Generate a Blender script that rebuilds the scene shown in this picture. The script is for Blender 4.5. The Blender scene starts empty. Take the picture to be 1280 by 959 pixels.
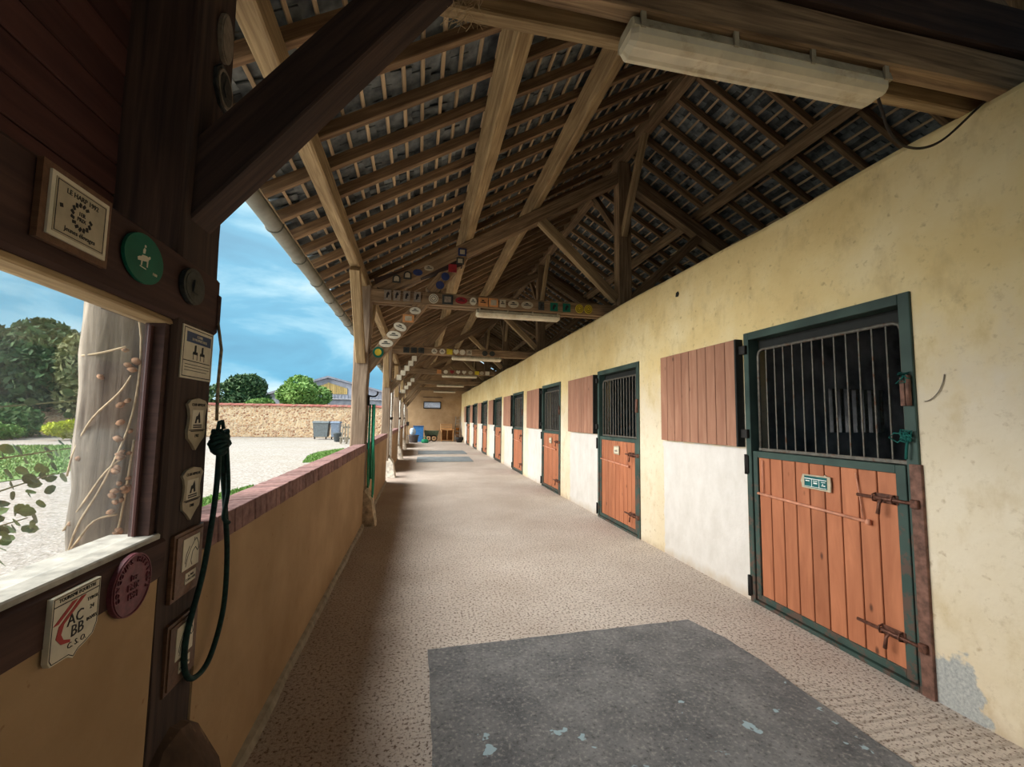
import bpy, math, random
import numpy as np
from mathutils import Matrix, Vector

# ------------------------------------------------------------------ camera, sky, sun, exposure
scene = bpy.context.scene
H = 1.6
F, YAW, PITCH, ROLL = 546.8, math.radians(11.89), math.radians(4.70), math.radians(0.82)
cam_data = bpy.data.cameras.new('camera')
cam = bpy.data.objects.new('camera', cam_data)
scene.collection.objects.link(cam)
scene.camera = cam
cam_data.sensor_fit = 'HORIZONTAL'
cam_data.sensor_width = 36
cam_data.lens = F / 1280 * 36
cam_data.clip_start = 0.05
cam_data.clip_end = 400
fw = Vector((math.sin(YAW) * math.cos(PITCH), math.cos(YAW) * math.cos(PITCH), math.sin(PITCH)))
r0 = Vector((math.cos(YAW), -math.sin(YAW), 0))
u0 = r0.cross(fw)
rr = r0 * math.cos(ROLL) + u0 * math.sin(ROLL)
uu = u0 * math.cos(ROLL) - r0 * math.sin(ROLL)
cam.matrix_world = Matrix(((rr.x, uu.x, -fw.x, 0), (rr.y, uu.y, -fw.y, 0), (rr.z, uu.z, -fw.z, H), (0, 0, 0, 1)))

scene.view_settings.view_transform = 'Standard'
scene.view_settings.look = 'None'
scene.view_settings.exposure = 0.28
scene.view_settings.gamma = 1.0
scene.view_settings.use_curve_mapping = False


def lin(c):
    return tuple(((v / 255) / 12.92 if v / 255 <= .04045 else ((v / 255 + .055) / 1.055) ** 2.4) for v in c) + (1.0,)


world = bpy.data.worlds.new('sky')
scene.world = world
world.use_nodes = True
nt = world.node_tree
nt.nodes.clear()
N = nt.nodes.new
L_ = nt.links.new
out = N('ShaderNodeOutputWorld')
bg = N('ShaderNodeBackground')
bg.inputs['Strength'].default_value = 1.02
tc = N('ShaderNodeTexCoord')
mp = N('ShaderNodeMapping')
mp.inputs['Scale'].default_value = (1.0, 1.0, 3.2)
n1 = N('ShaderNodeTexNoise')
n1.inputs['Scale'].default_value = 3.1
n1.inputs['Detail'].default_value = 6
n1.inputs['Roughness'].default_value = .52
n1.inputs['Distortion'].default_value = .3
r1 = N('ShaderNodeValToRGB')
el = r1.color_ramp.elements
el[0].position, el[0].color = .36, lin((100, 158, 190))
el[1].position, el[1].color = .64, lin((226, 244, 250))
e = el.new(.47)
e.color = lin((112, 180, 212))
e = el.new(.55)
e.color = lin((168, 214, 232))
sx = N('ShaderNodeSeparateXYZ')
r2 = N('ShaderNodeValToRGB')
r2.color_ramp.elements[0].position, r2.color_ramp.elements[0].color = .0, lin((112, 184, 216))
r2.color_ramp.elements[1].position, r2.color_ramp.elements[1].color = .75, lin((225, 240, 246))
mx = N('ShaderNodeMixRGB')
mx.inputs[0].default_value = .30
L_(tc.outputs['Generated'], mp.inputs[0])
L_(mp.outputs[0], n1.inputs['Vector'])
L_(n1.outputs['Fac'], r1.inputs[0])
L_(tc.outputs['Generated'], sx.inputs[0])
L_(sx.outputs['Z'], r2.inputs[0])
L_(r1.outputs[0], mx.inputs[1])
L_(r2.outputs[0], mx.inputs[2])
L_(mx.outputs[0], bg.inputs[0])
L_(bg.outputs[0], out.inputs[0])


def lamp_sun(name, direction, strength, angle, color):
    d = bpy.data.lights.new(name, 'SUN')
    d.energy, d.angle, d.color = strength, math.radians(angle), color
    o = bpy.data.objects.new(name, d)
    o.rotation_euler = Vector(direction).to_track_quat('-Z', 'Y').to_euler()
    scene.collection.objects.link(o)
    return o


# veiled sun high over the courtyard, softened by the cloud
lamp_sun('sun', (0.80, 0.07, -0.52), 10.0, 74, (1.0, .965, .90))


# ------------------------------------------------------------------ helpers
C = scene.collection
RND = random.Random(5)
MW = {}


def add(name, me, m=None, parent=None, M=None):
    o = bpy.data.objects.new(name, me)
    C.objects.link(o)
    M = M or Matrix.Identity(4)
    if me is not None and m is not None and hasattr(me, 'materials') and len(me.materials) == 0:
        me.materials.append(m)
    if parent is not None:
        o.parent = parent
        o.matrix_local = MW[parent.name].inverted() @ M
    else:
        o.matrix_local = M
    MW[o.name] = M
    return o


def thing(name, label, cat, loc=(0, 0, 0), group=None):
    o = add(name, None, M=Matrix.Translation(loc))
    o.empty_display_size = .1
    return tag(o, label, cat, group)


def tag(o, label=None, cat=None, group=None, kind=None):
    if label: o['label'] = label
    if cat: o['category'] = cat
    if group: o['group'] = group
    if kind: o['kind'] = kind
    return o


def struct(name, label=None, loc=(0, 0, 0)):
    o = add(name, None, M=Matrix.Translation(loc))
    return tag(o, label, kind='structure')


def mesh(name, v, f, smooth=False):
    me = bpy.data.meshes.new(name)
    me.from_pydata([tuple(p) for p in v], [], f)
    me.update()
    if smooth:
        me.polygons.foreach_set('use_smooth', [True] * len(me.polygons))
    return me


BOXF = [(0, 3, 2, 1), (4, 5, 6, 7), (0, 1, 5, 4), (1, 2, 6, 5), (2, 3, 7, 6), (3, 0, 4, 7)]


class MB:
    def __init__(self):
        self.v, self.f, self.sm = [], [], []

    def raw(self, v, f, smooth=False):
        b = len(self.v)
        self.v += [tuple(p) for p in v]
        self.f += [tuple(i + b for i in q) for q in f]
        self.sm += [smooth] * len(f)
        return self

    def box(self, a, b, M=None):
        (x0, y0, z0), (x1, y1, z1) = a, b
        v = [(x0, y0, z0), (x1, y0, z0), (x1, y1, z0), (x0, y1, z0), (x0, y0, z1), (x1, y0, z1), (x1, y1, z1), (x0, y1, z1)]
        if M is not None: v = [tuple(M @ Vector(p)) for p in v]
        return self.raw(v, BOXF)

    def cbox(self, a, b, c=.004, M=None):
        """chamfered box"""
        (x0, y0, z0), (x1, y1, z1) = a, b
        v, f = [], []
        idx = {}
        for sx_ in (0, 1):
            for sy_ in (0, 1):
                for sz_ in (0, 1):
                    X, Y, Z = (x0, x1)[sx_], (y0, y1)[sy_], (z0, z1)[sz_]
                    dx, dy, dz = c * (1 - 2 * sx_), c * (1 - 2 * sy_), c * (1 - 2 * sz_)
                    for k, p in enumerate(((X, Y + dy, Z + dz), (X + dx, Y, Z + dz), (X + dx, Y + dy, Z))):
                        idx[(sx_, sy_, sz_, k)] = len(v)
                        v.append(p)
        I = idx
        for s in (0, 1):
            q = [(s, 0, 0, 0), (s, 1, 0, 0), (s, 1, 1, 0), (s, 0, 1, 0)]; f.append([I[t] for t in (q if s else q[::-1])])
            q = [(0, s, 0, 1), (1, s, 0, 1), (1, s, 1, 1), (0, s, 1, 1)]; f.append([I[t] for t in (q[::-1] if s else q)])
            q = [(0, 0, s, 2), (1, 0, s, 2), (1, 1, s, 2), (0, 1, s, 2)]; f.append([I[t] for t in (q if s else q[::-1])])
        for a_ in (0, 1):
            for b_ in (0, 1):
                f.append([I[(a_, b_, 0, 0)], I[(a_, b_, 1, 0)], I[(a_, b_, 1, 1)], I[(a_, b_, 0, 1)]])
                f.append([I[(a_, 0, b_, 0)], I[(a_, 1, b_, 0)], I[(a_, 1, b_, 2)], I[(a_, 0, b_, 2)]])
                f.append([I[(0, a_, b_, 1)], I[(1, a_, b_, 1)], I[(1, a_, b_, 2)], I[(0, a_, b_, 2)]])
                for c_ in (0, 1):
                    f.append([I[(a_, b_, c_, k)] for k in (0, 1, 2)])
        if M is not None: v = [tuple(M @ Vector(p)) for p in v]
        return self.raw(v, f)

    def tube(self, pts, r, n=8, cap=True, smooth=True):
        pts = [Vector(p) for p in pts]
        rs = r if isinstance(r, (list, tuple)) else [r] * len(pts)
        v, f = [], []
        up = Vector((0.1, 0.2, 1)).normalized()
        for i, p in enumerate(pts):
            t = (pts[min(i + 1, len(pts) - 1)] - pts[max(i - 1, 0)]).normalized()
            a = t.cross(up)
            if a.length < .05: a = t.cross(Vector((1, 0, 0)))
            a.normalize()
            b = t.cross(a)
            up = b if i == 0 else (b if b.dot(up) > 0 else -b)
            b = up - t * up.dot(t); b.normalize(); a = b.cross(t)
            for k in range(n):
                w = 2 * math.pi * k / n
                v.append(p + (a * math.cos(w) + b * math.sin(w)) * rs[i])
        for i in range(len(pts) - 1):
            for k in range(n):
                f.append((i * n + k, i * n + (k + 1) % n, (i + 1) * n + (k + 1) % n, (i + 1) * n + k))
        if cap:
            f.append(tuple(range(n))[::-1])
            f.append(tuple((len(pts) - 1) * n + k for k in range(n)))
        return self.raw(v, f, smooth)

    def prism(self, poly, d0, d1, M):
        """poly in local xy, extruded z d0..d1"""
        n = len(poly)
        v = [M @ Vector((x, y, d0)) for x, y in poly] + [M @ Vector((x, y, d1)) for x, y in poly]
        f = [tuple(range(n))[::-1], tuple(range(n, 2 * n))] + [(k, (k + 1) % n, n + (k + 1) % n, n + k) for k in range(n)]
        return self.raw(v, f)

    def lathe(self, prof, n=16, M=None):
        M = M or Matrix.Identity(4)
        v, f = [], []
        for r, z in prof:
            for k in range(n):
                w = 2 * math.pi * k / n
                v.append(M @ Vector((r * math.cos(w), r * math.sin(w), z)))
        for i in range(len(prof) - 1):
            for k in range(n):
                f.append((i * n + k, i * n + (k + 1) % n, (i + 1) * n + (k + 1) % n, (i + 1) * n + k))
        f.append(tuple(range(n))[::-1])
        f.append(tuple((len(prof) - 1) * n + k for k in range(n)))
        return self.raw(v, f, True)

    def me(self, name='mesh'):
        me = bpy.data.meshes.new(name)
        me.from_pydata(self.v, [], self.f)
        me.update()
        me.polygons.foreach_set('use_smooth', self.sm)
        return me

    def add(self, name, m, parent=None, M=None):
        if M is None and parent is not None:
            P = MW[parent.name]
            me = self.me(name)
            me.transform(P.inverted())
            return add(name, me, m, parent, P)
        return add(name, self.me(name), m, parent, M)


def beam_mesh(L, w, h, ch=.008, jit=.003, seg=.45, seed=0, sag=0):
    """x along the grain 0..L, y width, z height, hewn edges"""
    R = random.Random(seed)
    n = max(1, int(L / seg)) if jit else 1
    v, f = [], []
    for i in range(n + 1):
        x = L * i / n
        a, b = w / 2, h / 2
        dy, dz = R.uniform(-jit, jit), R.uniform(-jit, jit)
        for y, z in ((-a + ch, -b), (a - ch, -b), (a, -b + ch), (a, b - ch), (a - ch, b), (-a + ch, b), (-a, b - ch), (-a, -b + ch)):
            v.append((x, y + dy + R.uniform(-jit, jit) * .6, z + dz + R.uniform(-jit, jit) * .6))
    for i in range(n):
        for k in range(8):
            f.append((i * 8 + k, i * 8 + (k + 1) % 8, (i + 1) * 8 + (k + 1) % 8, (i + 1) * 8 + k))
    f = [q[::-1] for q in f]
    f.append(tuple(range(8)))
    f.append(tuple(n * 8 + k for k in range(8))[::-1])
    f = [q[::-1] for q in f]
    return mesh('beam', v, f)


def Mx(p0, p1, up=(0, 0, 1)):
    p0, p1 = Vector(p0), Vector(p1)
    x = (p1 - p0).normalized()
    z = Vector(up)
    z = (z - x * z.dot(x)).normalized()
    y = z.cross(x)
    return Matrix(((x.x, y.x, z.x, p0.x), (x.y, y.y, z.y, p0.y), (x.z, y.z, z.z, p0.z), (0, 0, 0, 1)))


BC = {}


def beam(name, p0, p1, w, h, m, parent=None, up=(0, 0, 1), ch=.008, jit=.003, seg=.45, var=3):
    L = (Vector(p1) - Vector(p0)).length
    s = RND.randrange(var)
    key = (round(L, 3), w, h, ch, jit, m.name, s)
    if key not in BC:
        BC[key] = beam_mesh(L, w, h, ch, jit, seg, s)
    return add(name, BC[key], m, parent, Mx(p0, p1, up))


def FX(x, y, z):   # frame facing +x (seen from the aisle on the left wall): local x->+Y, y->+Z, z->+X
    return Matrix(((0, 0, 1, x), (1, 0, 0, y), (0, 1, 0, z), (0, 0, 0, 1)))


def FN(x, y, z):   # facing -x (right wall): local x->-Y, y->+Z
    return Matrix(((0, 0, -1, x), (-1, 0, 0, y), (0, 1, 0, z), (0, 0, 0, 1)))


def FY(x, y, z):   # facing -y (towards the camera end): local x->+X, y->+Z, z->-Y
    return Matrix(((1, 0, 0, x), (0, 0, -1, y), (0, 1, 0, z), (0, 0, 0, 1)))


def spline(pts, n=10):
    pts = [Vector(p) for p in pts]
    P = [pts[0]] + pts + [pts[-1]]
    o = []
    for i in range(1, len(P) - 2):
        for k in range(n):
            u = k / n
            a_, b_, c_, d_ = P[i - 1:i + 3]
            o.append(.5 * ((2 * b_) + (c_ - a_) * u + (2 * a_ - 5 * b_ + 4 * c_ - d_) * u * u + (3 * b_ - a_ - 3 * c_ + d_) * u ** 3))
    o.append(P[-2])
    return o


# ------------------------------------------------------------------ materials
MATS = {}


class G:
    def __init__(self, name):
        self.m = bpy.data.materials.new(name)
        self.m.use_nodes = True
        self.t = self.m.node_tree
        self.b = self.t.nodes['Principled BSDF']
        self.tc = self.t.nodes.new('ShaderNodeTexCoord')
        self.geo = self.t.nodes.new('ShaderNodeNewGeometry')
        self.oi = self.t.nodes.new('ShaderNodeObjectInfo')

    def n(self, typ, **kw):
        o = self.t.nodes.new('ShaderNode' + typ)
        for k, v in kw.items():
            if k in o.inputs: o.inputs[k].default_value = v
            else: setattr(o, k, v)
        return o

    def l(self, a, b):
        self.t.links.new(a, b)

    def coord(self, which='Object', scale=(1, 1, 1), rnd=True):
        src = self.geo.outputs['Position'] if which == 'World' else self.tc.outputs[which]
        mp = self.n('Mapping')
        mp.inputs['Scale'].default_value = scale
        self.l(src, mp.inputs[0])
        if rnd and which == 'Object':
            mu = self.n('Math', operation='MULTIPLY')
            mu.inputs[1].default_value = 37.0
            self.l(self.oi.outputs['Random'], mu.inputs[0])
            self.l(mu.outputs[0], mp.inputs['Location'])
        return mp.outputs[0]

    def noise(self, co, scale, detail=3, rough=.55, dist=0):
        n = self.n('TexNoise')
        n.inputs['Scale'].default_value = scale
        n.inputs['Detail'].default_value = detail
        n.inputs['Roughness'].default_value = rough
        n.inputs['Distortion'].default_value = dist
        self.l(co, n.inputs['Vector'])
        return n.outputs['Fac']

    def ramp(self, fac, stops):
        r = self.n('ValToRGB')
        e = r.color_ramp.elements
        e[0].position, e[0].color = stops[0]
        e[1].position, e[1].color = stops[-1]
        for p, c in stops[1:-1]:
            x = e.new(p)
            x.color = c
        self.l(fac, r.inputs[0])
        return r.outputs[0]

    def mix(self, fac, a, b, mode='MIX'):
        x = self.n('MixRGB', blend_type=mode)
        for s, i in ((fac, 0), (a, 1), (b, 2)):
            if isinstance(s, (int, float, tuple)): x.inputs[i].default_value = s
            else: self.l(s, x.inputs[i])
        return x.outputs[0]

    def math(self, op, a, b=None, c=None):
        x = self.n('Math', operation=op)
        for i, s in enumerate((a, b, c)):
            if s is None: continue
            if isinstance(s, (int, float)): x.inputs[i].default_value = s
            else: self.l(s, x.inputs[i])
        return x.outputs[0]

    def bright(self, col, src, lo, hi):
        r = self.n('MapRange')
        r.inputs['To Min'].default_value, r.inputs['To Max'].default_value = lo, hi
        self.l(src, r.inputs[0])
        h = self.n('HueSaturation')
        self.l(r.outputs[0], h.inputs['Value'])
        self.l(col, h.inputs['Color'])
        return h.outputs[0]

    def bump(self, h, strength=.3, dist=.01, prev=None):
        b = self.n('Bump')
        b.inputs['Strength'].default_value = strength
        b.inputs['Distance'].default_value = dist
        self.l(h, b.inputs['Height'])
        if prev is not None: self.l(prev, b.inputs['Normal'])
        return b.outputs[0]

    def done(self, col, rough=.8, bump=None, metal=0, spec=.3):
        if isinstance(col, tuple): self.b.inputs['Base Color'].default_value = col
        else: self.l(col, self.b.inputs['Base Color'])
        self.b.inputs['Roughness'].default_value = rough
        self.b.inputs['Metallic'].default_value = metal
        self.b.inputs['Specular IOR Level'].default_value = spec
        if bump is not None: self.l(bump, self.b.inputs['Normal'])
        return self.m


def wood(name, dark, light, rough=.8, grain=28, vary=(.8, 1.2), knots=False, bump=.35, axis=0):
    g = G(name)
    co = g.coord('Object', (1.3, grain, grain) if axis == 0 else (grain, grain, 1.8))
    a = g.noise(co, 1.2, 5, .62, .6)
    b = g.noise(g.coord('Object', (1.2, 4, 4)), 1.6, 3)
    c = g.ramp(a, [(.30, lin(dark)), (.70, lin(light))])
    c = g.mix(g.ramp(b, [(.35, (0, 0, 0, 1)), (.7, (.55, .55, .55, 1))]), c, lin(dark), 'MIX')
    if knots:
        k = g.n('TexVoronoi')
        k.inputs['Scale'].default_value = 3.2
        g.l(g.coord('Object', (1, 2.2, 2.2)), k.inputs['Vector'])
        c = g.mix(g.ramp(k.outputs['Distance'], [(.05, (.85, .85, .85, 1)), (.12, (0, 0, 0, 1))]), c, lin(tuple(v * .45 for v in dark)))
    c = g.bright(c, g.oi.outputs['Random'], *vary)
    m = g.done(c, rough, g.bump(a, bump, .004))
    MATS[name] = m
    return m


def plain(name, col, rough=.6, metal=0, vary=.12, scale=14, bump=.15, spec=.3, dirt=None):
    g = G(name)
    a = g.noise(g.coord('Object'), scale, 4)
    d = tuple(max(0, v * (1 - vary)) for v in col)
    l = tuple(min(255, v * (1 + vary)) for v in col)
    c = g.ramp(a, [(.3, lin(d)), (.7, lin(l))])
    if dirt:
        b = g.noise(g.coord('Object'), scale * .55, 5, .7)
        c = g.mix(g.ramp(b, [(.55, (0, 0, 0, 1)), (.66, (1, 1, 1, 1))]), c, lin(dirt))
    m = g.done(c, rough, g.bump(a, bump, .003), metal, spec)
    MATS[name] = m
    return m


OAK = wood('oak_beam', (96, 76, 56), (178, 150, 116), vary=(.8, 1.2))
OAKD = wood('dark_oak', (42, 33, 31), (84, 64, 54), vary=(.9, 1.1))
OAKL = wood('pale_oak', (128, 104, 74), (206, 180, 136))
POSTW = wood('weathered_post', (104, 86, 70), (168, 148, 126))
RAFT = wood('rafter_wood', (100, 76, 56), (178, 148, 112), vary=(.8, 1.15))
BATT = wood('batten_wood', (176, 150, 118), (228, 204, 168), vary=(.75, 1.2))
REDP = wood('red_stained_board', (62, 36, 33), (90, 56, 50), knots=True, grain=16)
RAILW = wood('rail_wood', (56, 38, 34), (90, 64, 56))
DOORP = wood('door_plank', (158, 96, 66), (190, 122, 86), .6, 9, (.88, 1.1), True, .15)
SHUTP = wood('shutter_plank', (152, 106, 84), (184, 138, 112), .6, 9, (.9, 1.08), True, .15)
CRATE = wood('pine_wood', (168, 122, 76), (222, 178, 126))
TRUNK = wood('old_trunk', (74, 66, 58), (176, 164, 148), .95, 26, (1, 1), False, 1.0, axis=2)
PLAQW = wood('plaque_wood', (88, 62, 46), (130, 96, 72), .5, 30)
PALE = wood('grey_pallet', (120, 110, 98), (176, 166, 150))


def build_green():
    g = G('green_paint')
    co = g.coord('World', rnd=False)
    a = g.noise(co, 9, 5, .7)
    s = g.n('SeparateXYZ')
    g.l(g.geo.outputs['Position'], s.inputs[0])
    base = g.ramp(g.noise(co, 3, 3), [(.3, lin((46, 62, 57))), (.7, lin((66, 86, 78)))])
    h = g.math('MULTIPLY', g.math('SUBTRACT', 1.25, s.outputs['Z']), .42)
    k = g.math('ADD', a, g.math('MAXIMUM', g.math('MINIMUM', h, .2), -.12))
    c = g.mix(g.ramp(k, [(.68, (0, 0, 0, 1)), (.76, (.9, .9, .9, 1))]), base, lin((92, 72, 62)))
    MATS['green_paint'] = g.done(c, .55, g.bump(a, .2, .003))


build_green()
GREEN = MATS['green_paint']
RUST = plain('rusty_steel', (112, 82, 70), .7, .2, .25, 20)
BARS = plain('grey_bars', (104, 100, 92), .55, .4, .15, 30, dirt=(96, 66, 48))
BOLT = plain('bolt_steel', (98, 66, 54), .5, .4, .3, 40)
IRON = plain('dark_iron', (44, 42, 40), .6, .3)
STABLE = plain('stable_dark', (150, 150, 152), .9, 0, .3, 3)
SHUTF = plain('shutter_frame', (34, 36, 34), .7)
LAMPB = plain('lamp_housing', (168, 158, 134), .6, 0, .12, 12, dirt=(132, 118, 92))
LAMPD = plain('lamp_diffuser', (226, 216, 188), .4, 0, .05, 8, dirt=(206, 190, 156))
CABLE = plain('cable', (52, 44, 38), .6)
GUTTER = plain('gutter_zinc', (128, 130, 122), .5, .25, .1, 6)
WHITEP = plain('white_pipe', (222, 220, 212), .5)
ROPE = plain('dark_green_rope', (22, 48, 44), .8, 0, .3, 60)
ROPEP = plain('pale_rope', (150, 136, 112), .9, 0, .2, 60)
HOSE = plain('green_hose', (34, 140, 104), .45, 0, .1)
CREAM = plain('cream_enamel', (214, 206, 184), .45, 0, .05, 20)
CREAM2 = plain('aged_plate', (176, 164, 140), .6, 0, .08, 20)
GRENAM = plain('green_enamel', (18, 98, 78), .4, 0, .06)
DARKPL = plain('dark_bronze', (62, 64, 62), .5, .3, .2, 50)
MAROON = plain('maroon_cast', (110, 58, 66), .5, .1, .15, 50)
INK = plain('black_ink', (38, 36, 36), .7, vary=.02)
INKR = plain('red_ink', (170, 54, 48), .6, vary=.05)
INKB = plain('blue_ink', (60, 76, 106), .6, vary=.05)
NAVY = plain('navy_enamel', (46, 58, 100), .5)
REDEN = plain('red_enamel', (138, 42, 46), .5)
ORNG = plain('orange_wood_plate', (198, 138, 86), .6)
YELL = plain('yellow_enamel', (206, 184, 52), .5)
GREYPL = plain('grey_cast_plate', (138, 126, 112), .6, .1, .12, 40)
WHITEL = plain('white_lettering', (226, 232, 224), .6, vary=.03)
MATR = None


def right_wall_mat():
    g = G('plaster_right')
    co = g.coord('World', rnd=False)
    s = g.n('SeparateXYZ')
    g.l(g.geo.outputs['Position'], s.inputs[0])
    big = g.noise(co, 1.1, 5, .6)
    med = g.noise(g.coord('World', (1, 1, .6), False), 5, 5, .65)
    fine = g.noise(co, 60, 4, .7)
    up = g.ramp(big, [(.3, lin((216, 188, 130))), (.52, lin((228, 204, 148))), (.72, lin((236, 218, 172)))])
    low = g.ramp(big, [(.3, lin((214, 196, 162))), (.7, lin((228, 216, 194)))])
    f = g.math('ADD', g.math('MULTIPLY', g.math('SUBTRACT', s.outputs['Z'], 1.7), 1.6), g.math('MULTIPLY', g.math('SUBTRACT', med, .5), 1.4))
    c = g.mix(g.ramp(f, [(0, (0, 0, 0, 1)), (1, (1, 1, 1, 1))]), low, up)
    # grey worn patches and stains
    c = g.mix(g.ramp(med, [(.52, (0, 0, 0, 1)), (.72, (.5, .5, .5, 1))]), c, lin((190, 166, 120)))
    c = g.mix(g.ramp(g.noise(co, 11, 6, .75), [(.56, (0, 0, 0, 1)), (.70, (.38, .38, .38, 1))]), c, lin((170, 148, 112)))
    spots = g.noise(co, 16, 3, .5)
    c = g.mix(g.ramp(spots, [(.64, (0, 0, 0, 1)), (.74, (.5, .5, .5, 1))]), c, lin((158, 130, 90)))
    # whitewashed panels under the folded-back shutters: repeat along the wall
    y = g.math('SUBTRACT', s.outputs['Y'], 3.58)
    ym = g.math('MODULO', g.math('ADD', y, 3.47), 3.47)
    wob = g.math('MULTIPLY', g.math('SUBTRACT', g.noise(co, 7, 3), .5), .10)
    inside = g.math('MULTIPLY', g.math('LESS_THAN', g.math('ADD', ym, wob), 1.42), g.math('LESS_THAN', g.math('ADD', s.outputs['Z'], g.math('MULTIPLY', wob, .4)), 1.36))
    inside = g.math('MULTIPLY', inside, g.math('GREATER_THAN', s.outputs['Y'], 3.5))
    wh = g.ramp(med, [(.3, lin((204, 198, 190))), (.7, lin((220, 215, 209)))])
    c = g.mix(inside, c, wh)
    # grime along the foot and a bare cement patch by the first door
    foot = g.math('ADD', g.math('SUBTRACT', .10, s.outputs['Z']), g.math('MULTIPLY', g.math('SUBTRACT', med, .5), .35))
    c = g.mix(g.ramp(foot, [(0, (0, 0, 0, 1)), (.12, (.6, .6, .6, 1))]), c, lin((176, 152, 120)))
    px = g.math('SUBTRACT', s.outputs['Y'], 2.06)
    pz = g.math('MULTIPLY', s.outputs['Z'], .55)
    d = g.math('SQRT', g.math('ADD', g.math('MULTIPLY', px, px), g.math('MULTIPLY', pz, pz)))
    d = g.math('ADD', d, g.math('MULTIPLY', g.math('SUBTRACT', g.noise(co, 9, 4), .5), .25))
    c = g.mix(g.ramp(d, [(.17, (1, 1, 1, 1)), (.19, (0, 0, 0, 1))]), c, g.ramp(fine, [(.35, lin((150, 152, 150))), (.65, lin((186, 186, 180)))]))
    b = g.bump(g.noise(co, 5, 4), .5, .03)
    b = g.bump(fine, .35, .004, b)
    return g.done(c, .92, b)


def left_wall_mat():
    g = G('plaster_left')
    co = g.coord('World', rnd=False)
    big = g.noise(co, 1.6, 5, .6)
    fine = g.noise(co, 55, 4, .7)
    c = g.ramp(big, [(.3, lin((156, 126, 92))), (.7, lin((184, 154, 118)))])
    sp = g.noise(co, 24, 3)
    c = g.mix(g.ramp(sp, [(.69, (0, 0, 0, 1)), (.74, (.6, .6, .6, 1))]), c, lin((140, 104, 74)))
    return g.done(c, .92, g.bump(fine, .4, .004, g.bump(big, .4, .04)))


def floor_mat():
    g = G('brushed_concrete')
    co = g.coord('World', rnd=False)
    s = g.n('SeparateXYZ')
    g.l(g.geo.outputs['Position'], s.inputs[0])
    big = g.noise(co, .9, 5, .6)
    agg = g.noise(co, 52, 5, .68)
    pit = g.n('TexVoronoi'); pit.inputs['Scale'].default_value = 34
    g.l(co, pit.inputs['Vector'])
    c = g.ramp(big, [(.3, lin((200, 185, 172))), (.7, lin((226, 214, 203)))])
    c = g.mix(g.ramp(agg, [(.39, (1, 1, 1, 1)), (.48, (0, 0, 0, 1))]), c, lin((112, 92, 78)))
    c = g.mix(g.ramp(agg, [(.60, (0, 0, 0, 1)), (.70, (.8, .8, .8, 1))]), c, lin((238, 228, 216)))
    # brown margin along the left-hand wall: its shadow painted in, with some dirt
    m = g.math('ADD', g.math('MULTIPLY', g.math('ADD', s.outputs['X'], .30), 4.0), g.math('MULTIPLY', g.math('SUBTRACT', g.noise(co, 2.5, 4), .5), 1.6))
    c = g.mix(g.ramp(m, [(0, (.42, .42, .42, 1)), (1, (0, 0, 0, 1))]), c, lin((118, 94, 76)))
    # brushed grooves on the apron in front of the first stable door
    wv = g.n('TexWave', bands_direction='Y')
    wv.inputs['Scale'].default_value = 4.6
    wv.inputs['Distortion'].default_value = 1.2
    g.l(co, wv.inputs['Vector'])
    mask = g.math('MULTIPLY', g.math('LESS_THAN', g.math('ADD', s.outputs['Y'], g.math('MULTIPLY', s.outputs['X'], .8)), 4.35), g.math('GREATER_THAN', s.outputs['X'], 2.1))
    gr = g.math('MULTIPLY', mask, g.ramp(wv.outputs['Fac'], [(.05, (1, 1, 1, 1)), (.35, (0, 0, 0, 1))]))
    c = g.mix(g.math('MULTIPLY', gr, .3), c, lin((130, 114, 100)))
    hgt = g.math('SUBTRACT', g.math('MULTIPLY', agg, 1.0), g.math('MULTIPLY', gr, .25))
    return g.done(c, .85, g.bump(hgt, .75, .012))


def gravel_mat():
    g = G('gravel')
    co = g.coord('World', rnd=False)
    v = g.n('TexVoronoi'); v.inputs['Scale'].default_value = 26
    g.l(co, v.inputs['Vector'])
    sv = g.n('SeparateXYZ'); g.l(v.outputs['Color'], sv.inputs[0])
    c = g.ramp(sv.outputs['X'], [(.0, lin((138, 129, 118))), (.5, lin((166, 156, 147))), (1, lin((188, 180, 172)))])
    big = g.noise(co, .35, 5, .6)
    c = g.mix(g.ramp(big, [(.45, (0, 0, 0, 1)), (.75, (.45, .45, .45, 1))]), c, lin((150, 138, 116)))
    return g.done(c, .95, g.bump(v.outputs['Distance'], .5, .02))


def mat_mat():
    g = G('rubber_mat')
    co = g.coord('World', rnd=False)
    big = g.noise(co, 3.0, 6, .65)
    fine = g.noise(co, 45, 4, .7)
    c = g.ramp(big, [(.3, lin((92, 93, 96))), (.7, lin((140, 139, 139)))])
    c = g.mix(g.ramp(fine, [(.54, (0, 0, 0, 1)), (.66, (.7, .7, .7, 1))]), c, lin((168, 165, 158)))
    c = g.mix(g.ramp(fine, [(.34, (.7, .7, .7, 1)), (.44, (0, 0, 0, 1))]), c, lin((70, 69, 70)))
    sp = g.noise(g.coord('World', (1, 1, 1), False), 6.5, 3, .6)
    s = g.n('SeparateXYZ'); g.l(g.geo.outputs['Position'], s.inputs[0])
    near = g.math('LESS_THAN', s.outputs['Y'], 2.45)
    k = g.math('MULTIPLY', near, g.ramp(sp, [(.655, (0, 0, 0, 1)), (.67, (1, 1, 1, 1))]))
    c = g.mix(k, c, lin((168, 190, 198)))
    return g.done(c, .7, g.bump(fine, .3, .004, g.bump(big, .3, .02)))


def tile_mat():
    g = G('roof_tile')
    co = g.coord('World', rnd=False)
    c = g.ramp(g.noise(co, 9, 4), [(.3, lin((66, 72, 76))), (.7, lin((128, 134, 134)))])
    c = g.bright(c, g.geo.outputs['Random Per Island'], .35, 1.6)
    return g.done(c, .75, g.bump(g.noise(co, 40, 3), .3, .004))


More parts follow.
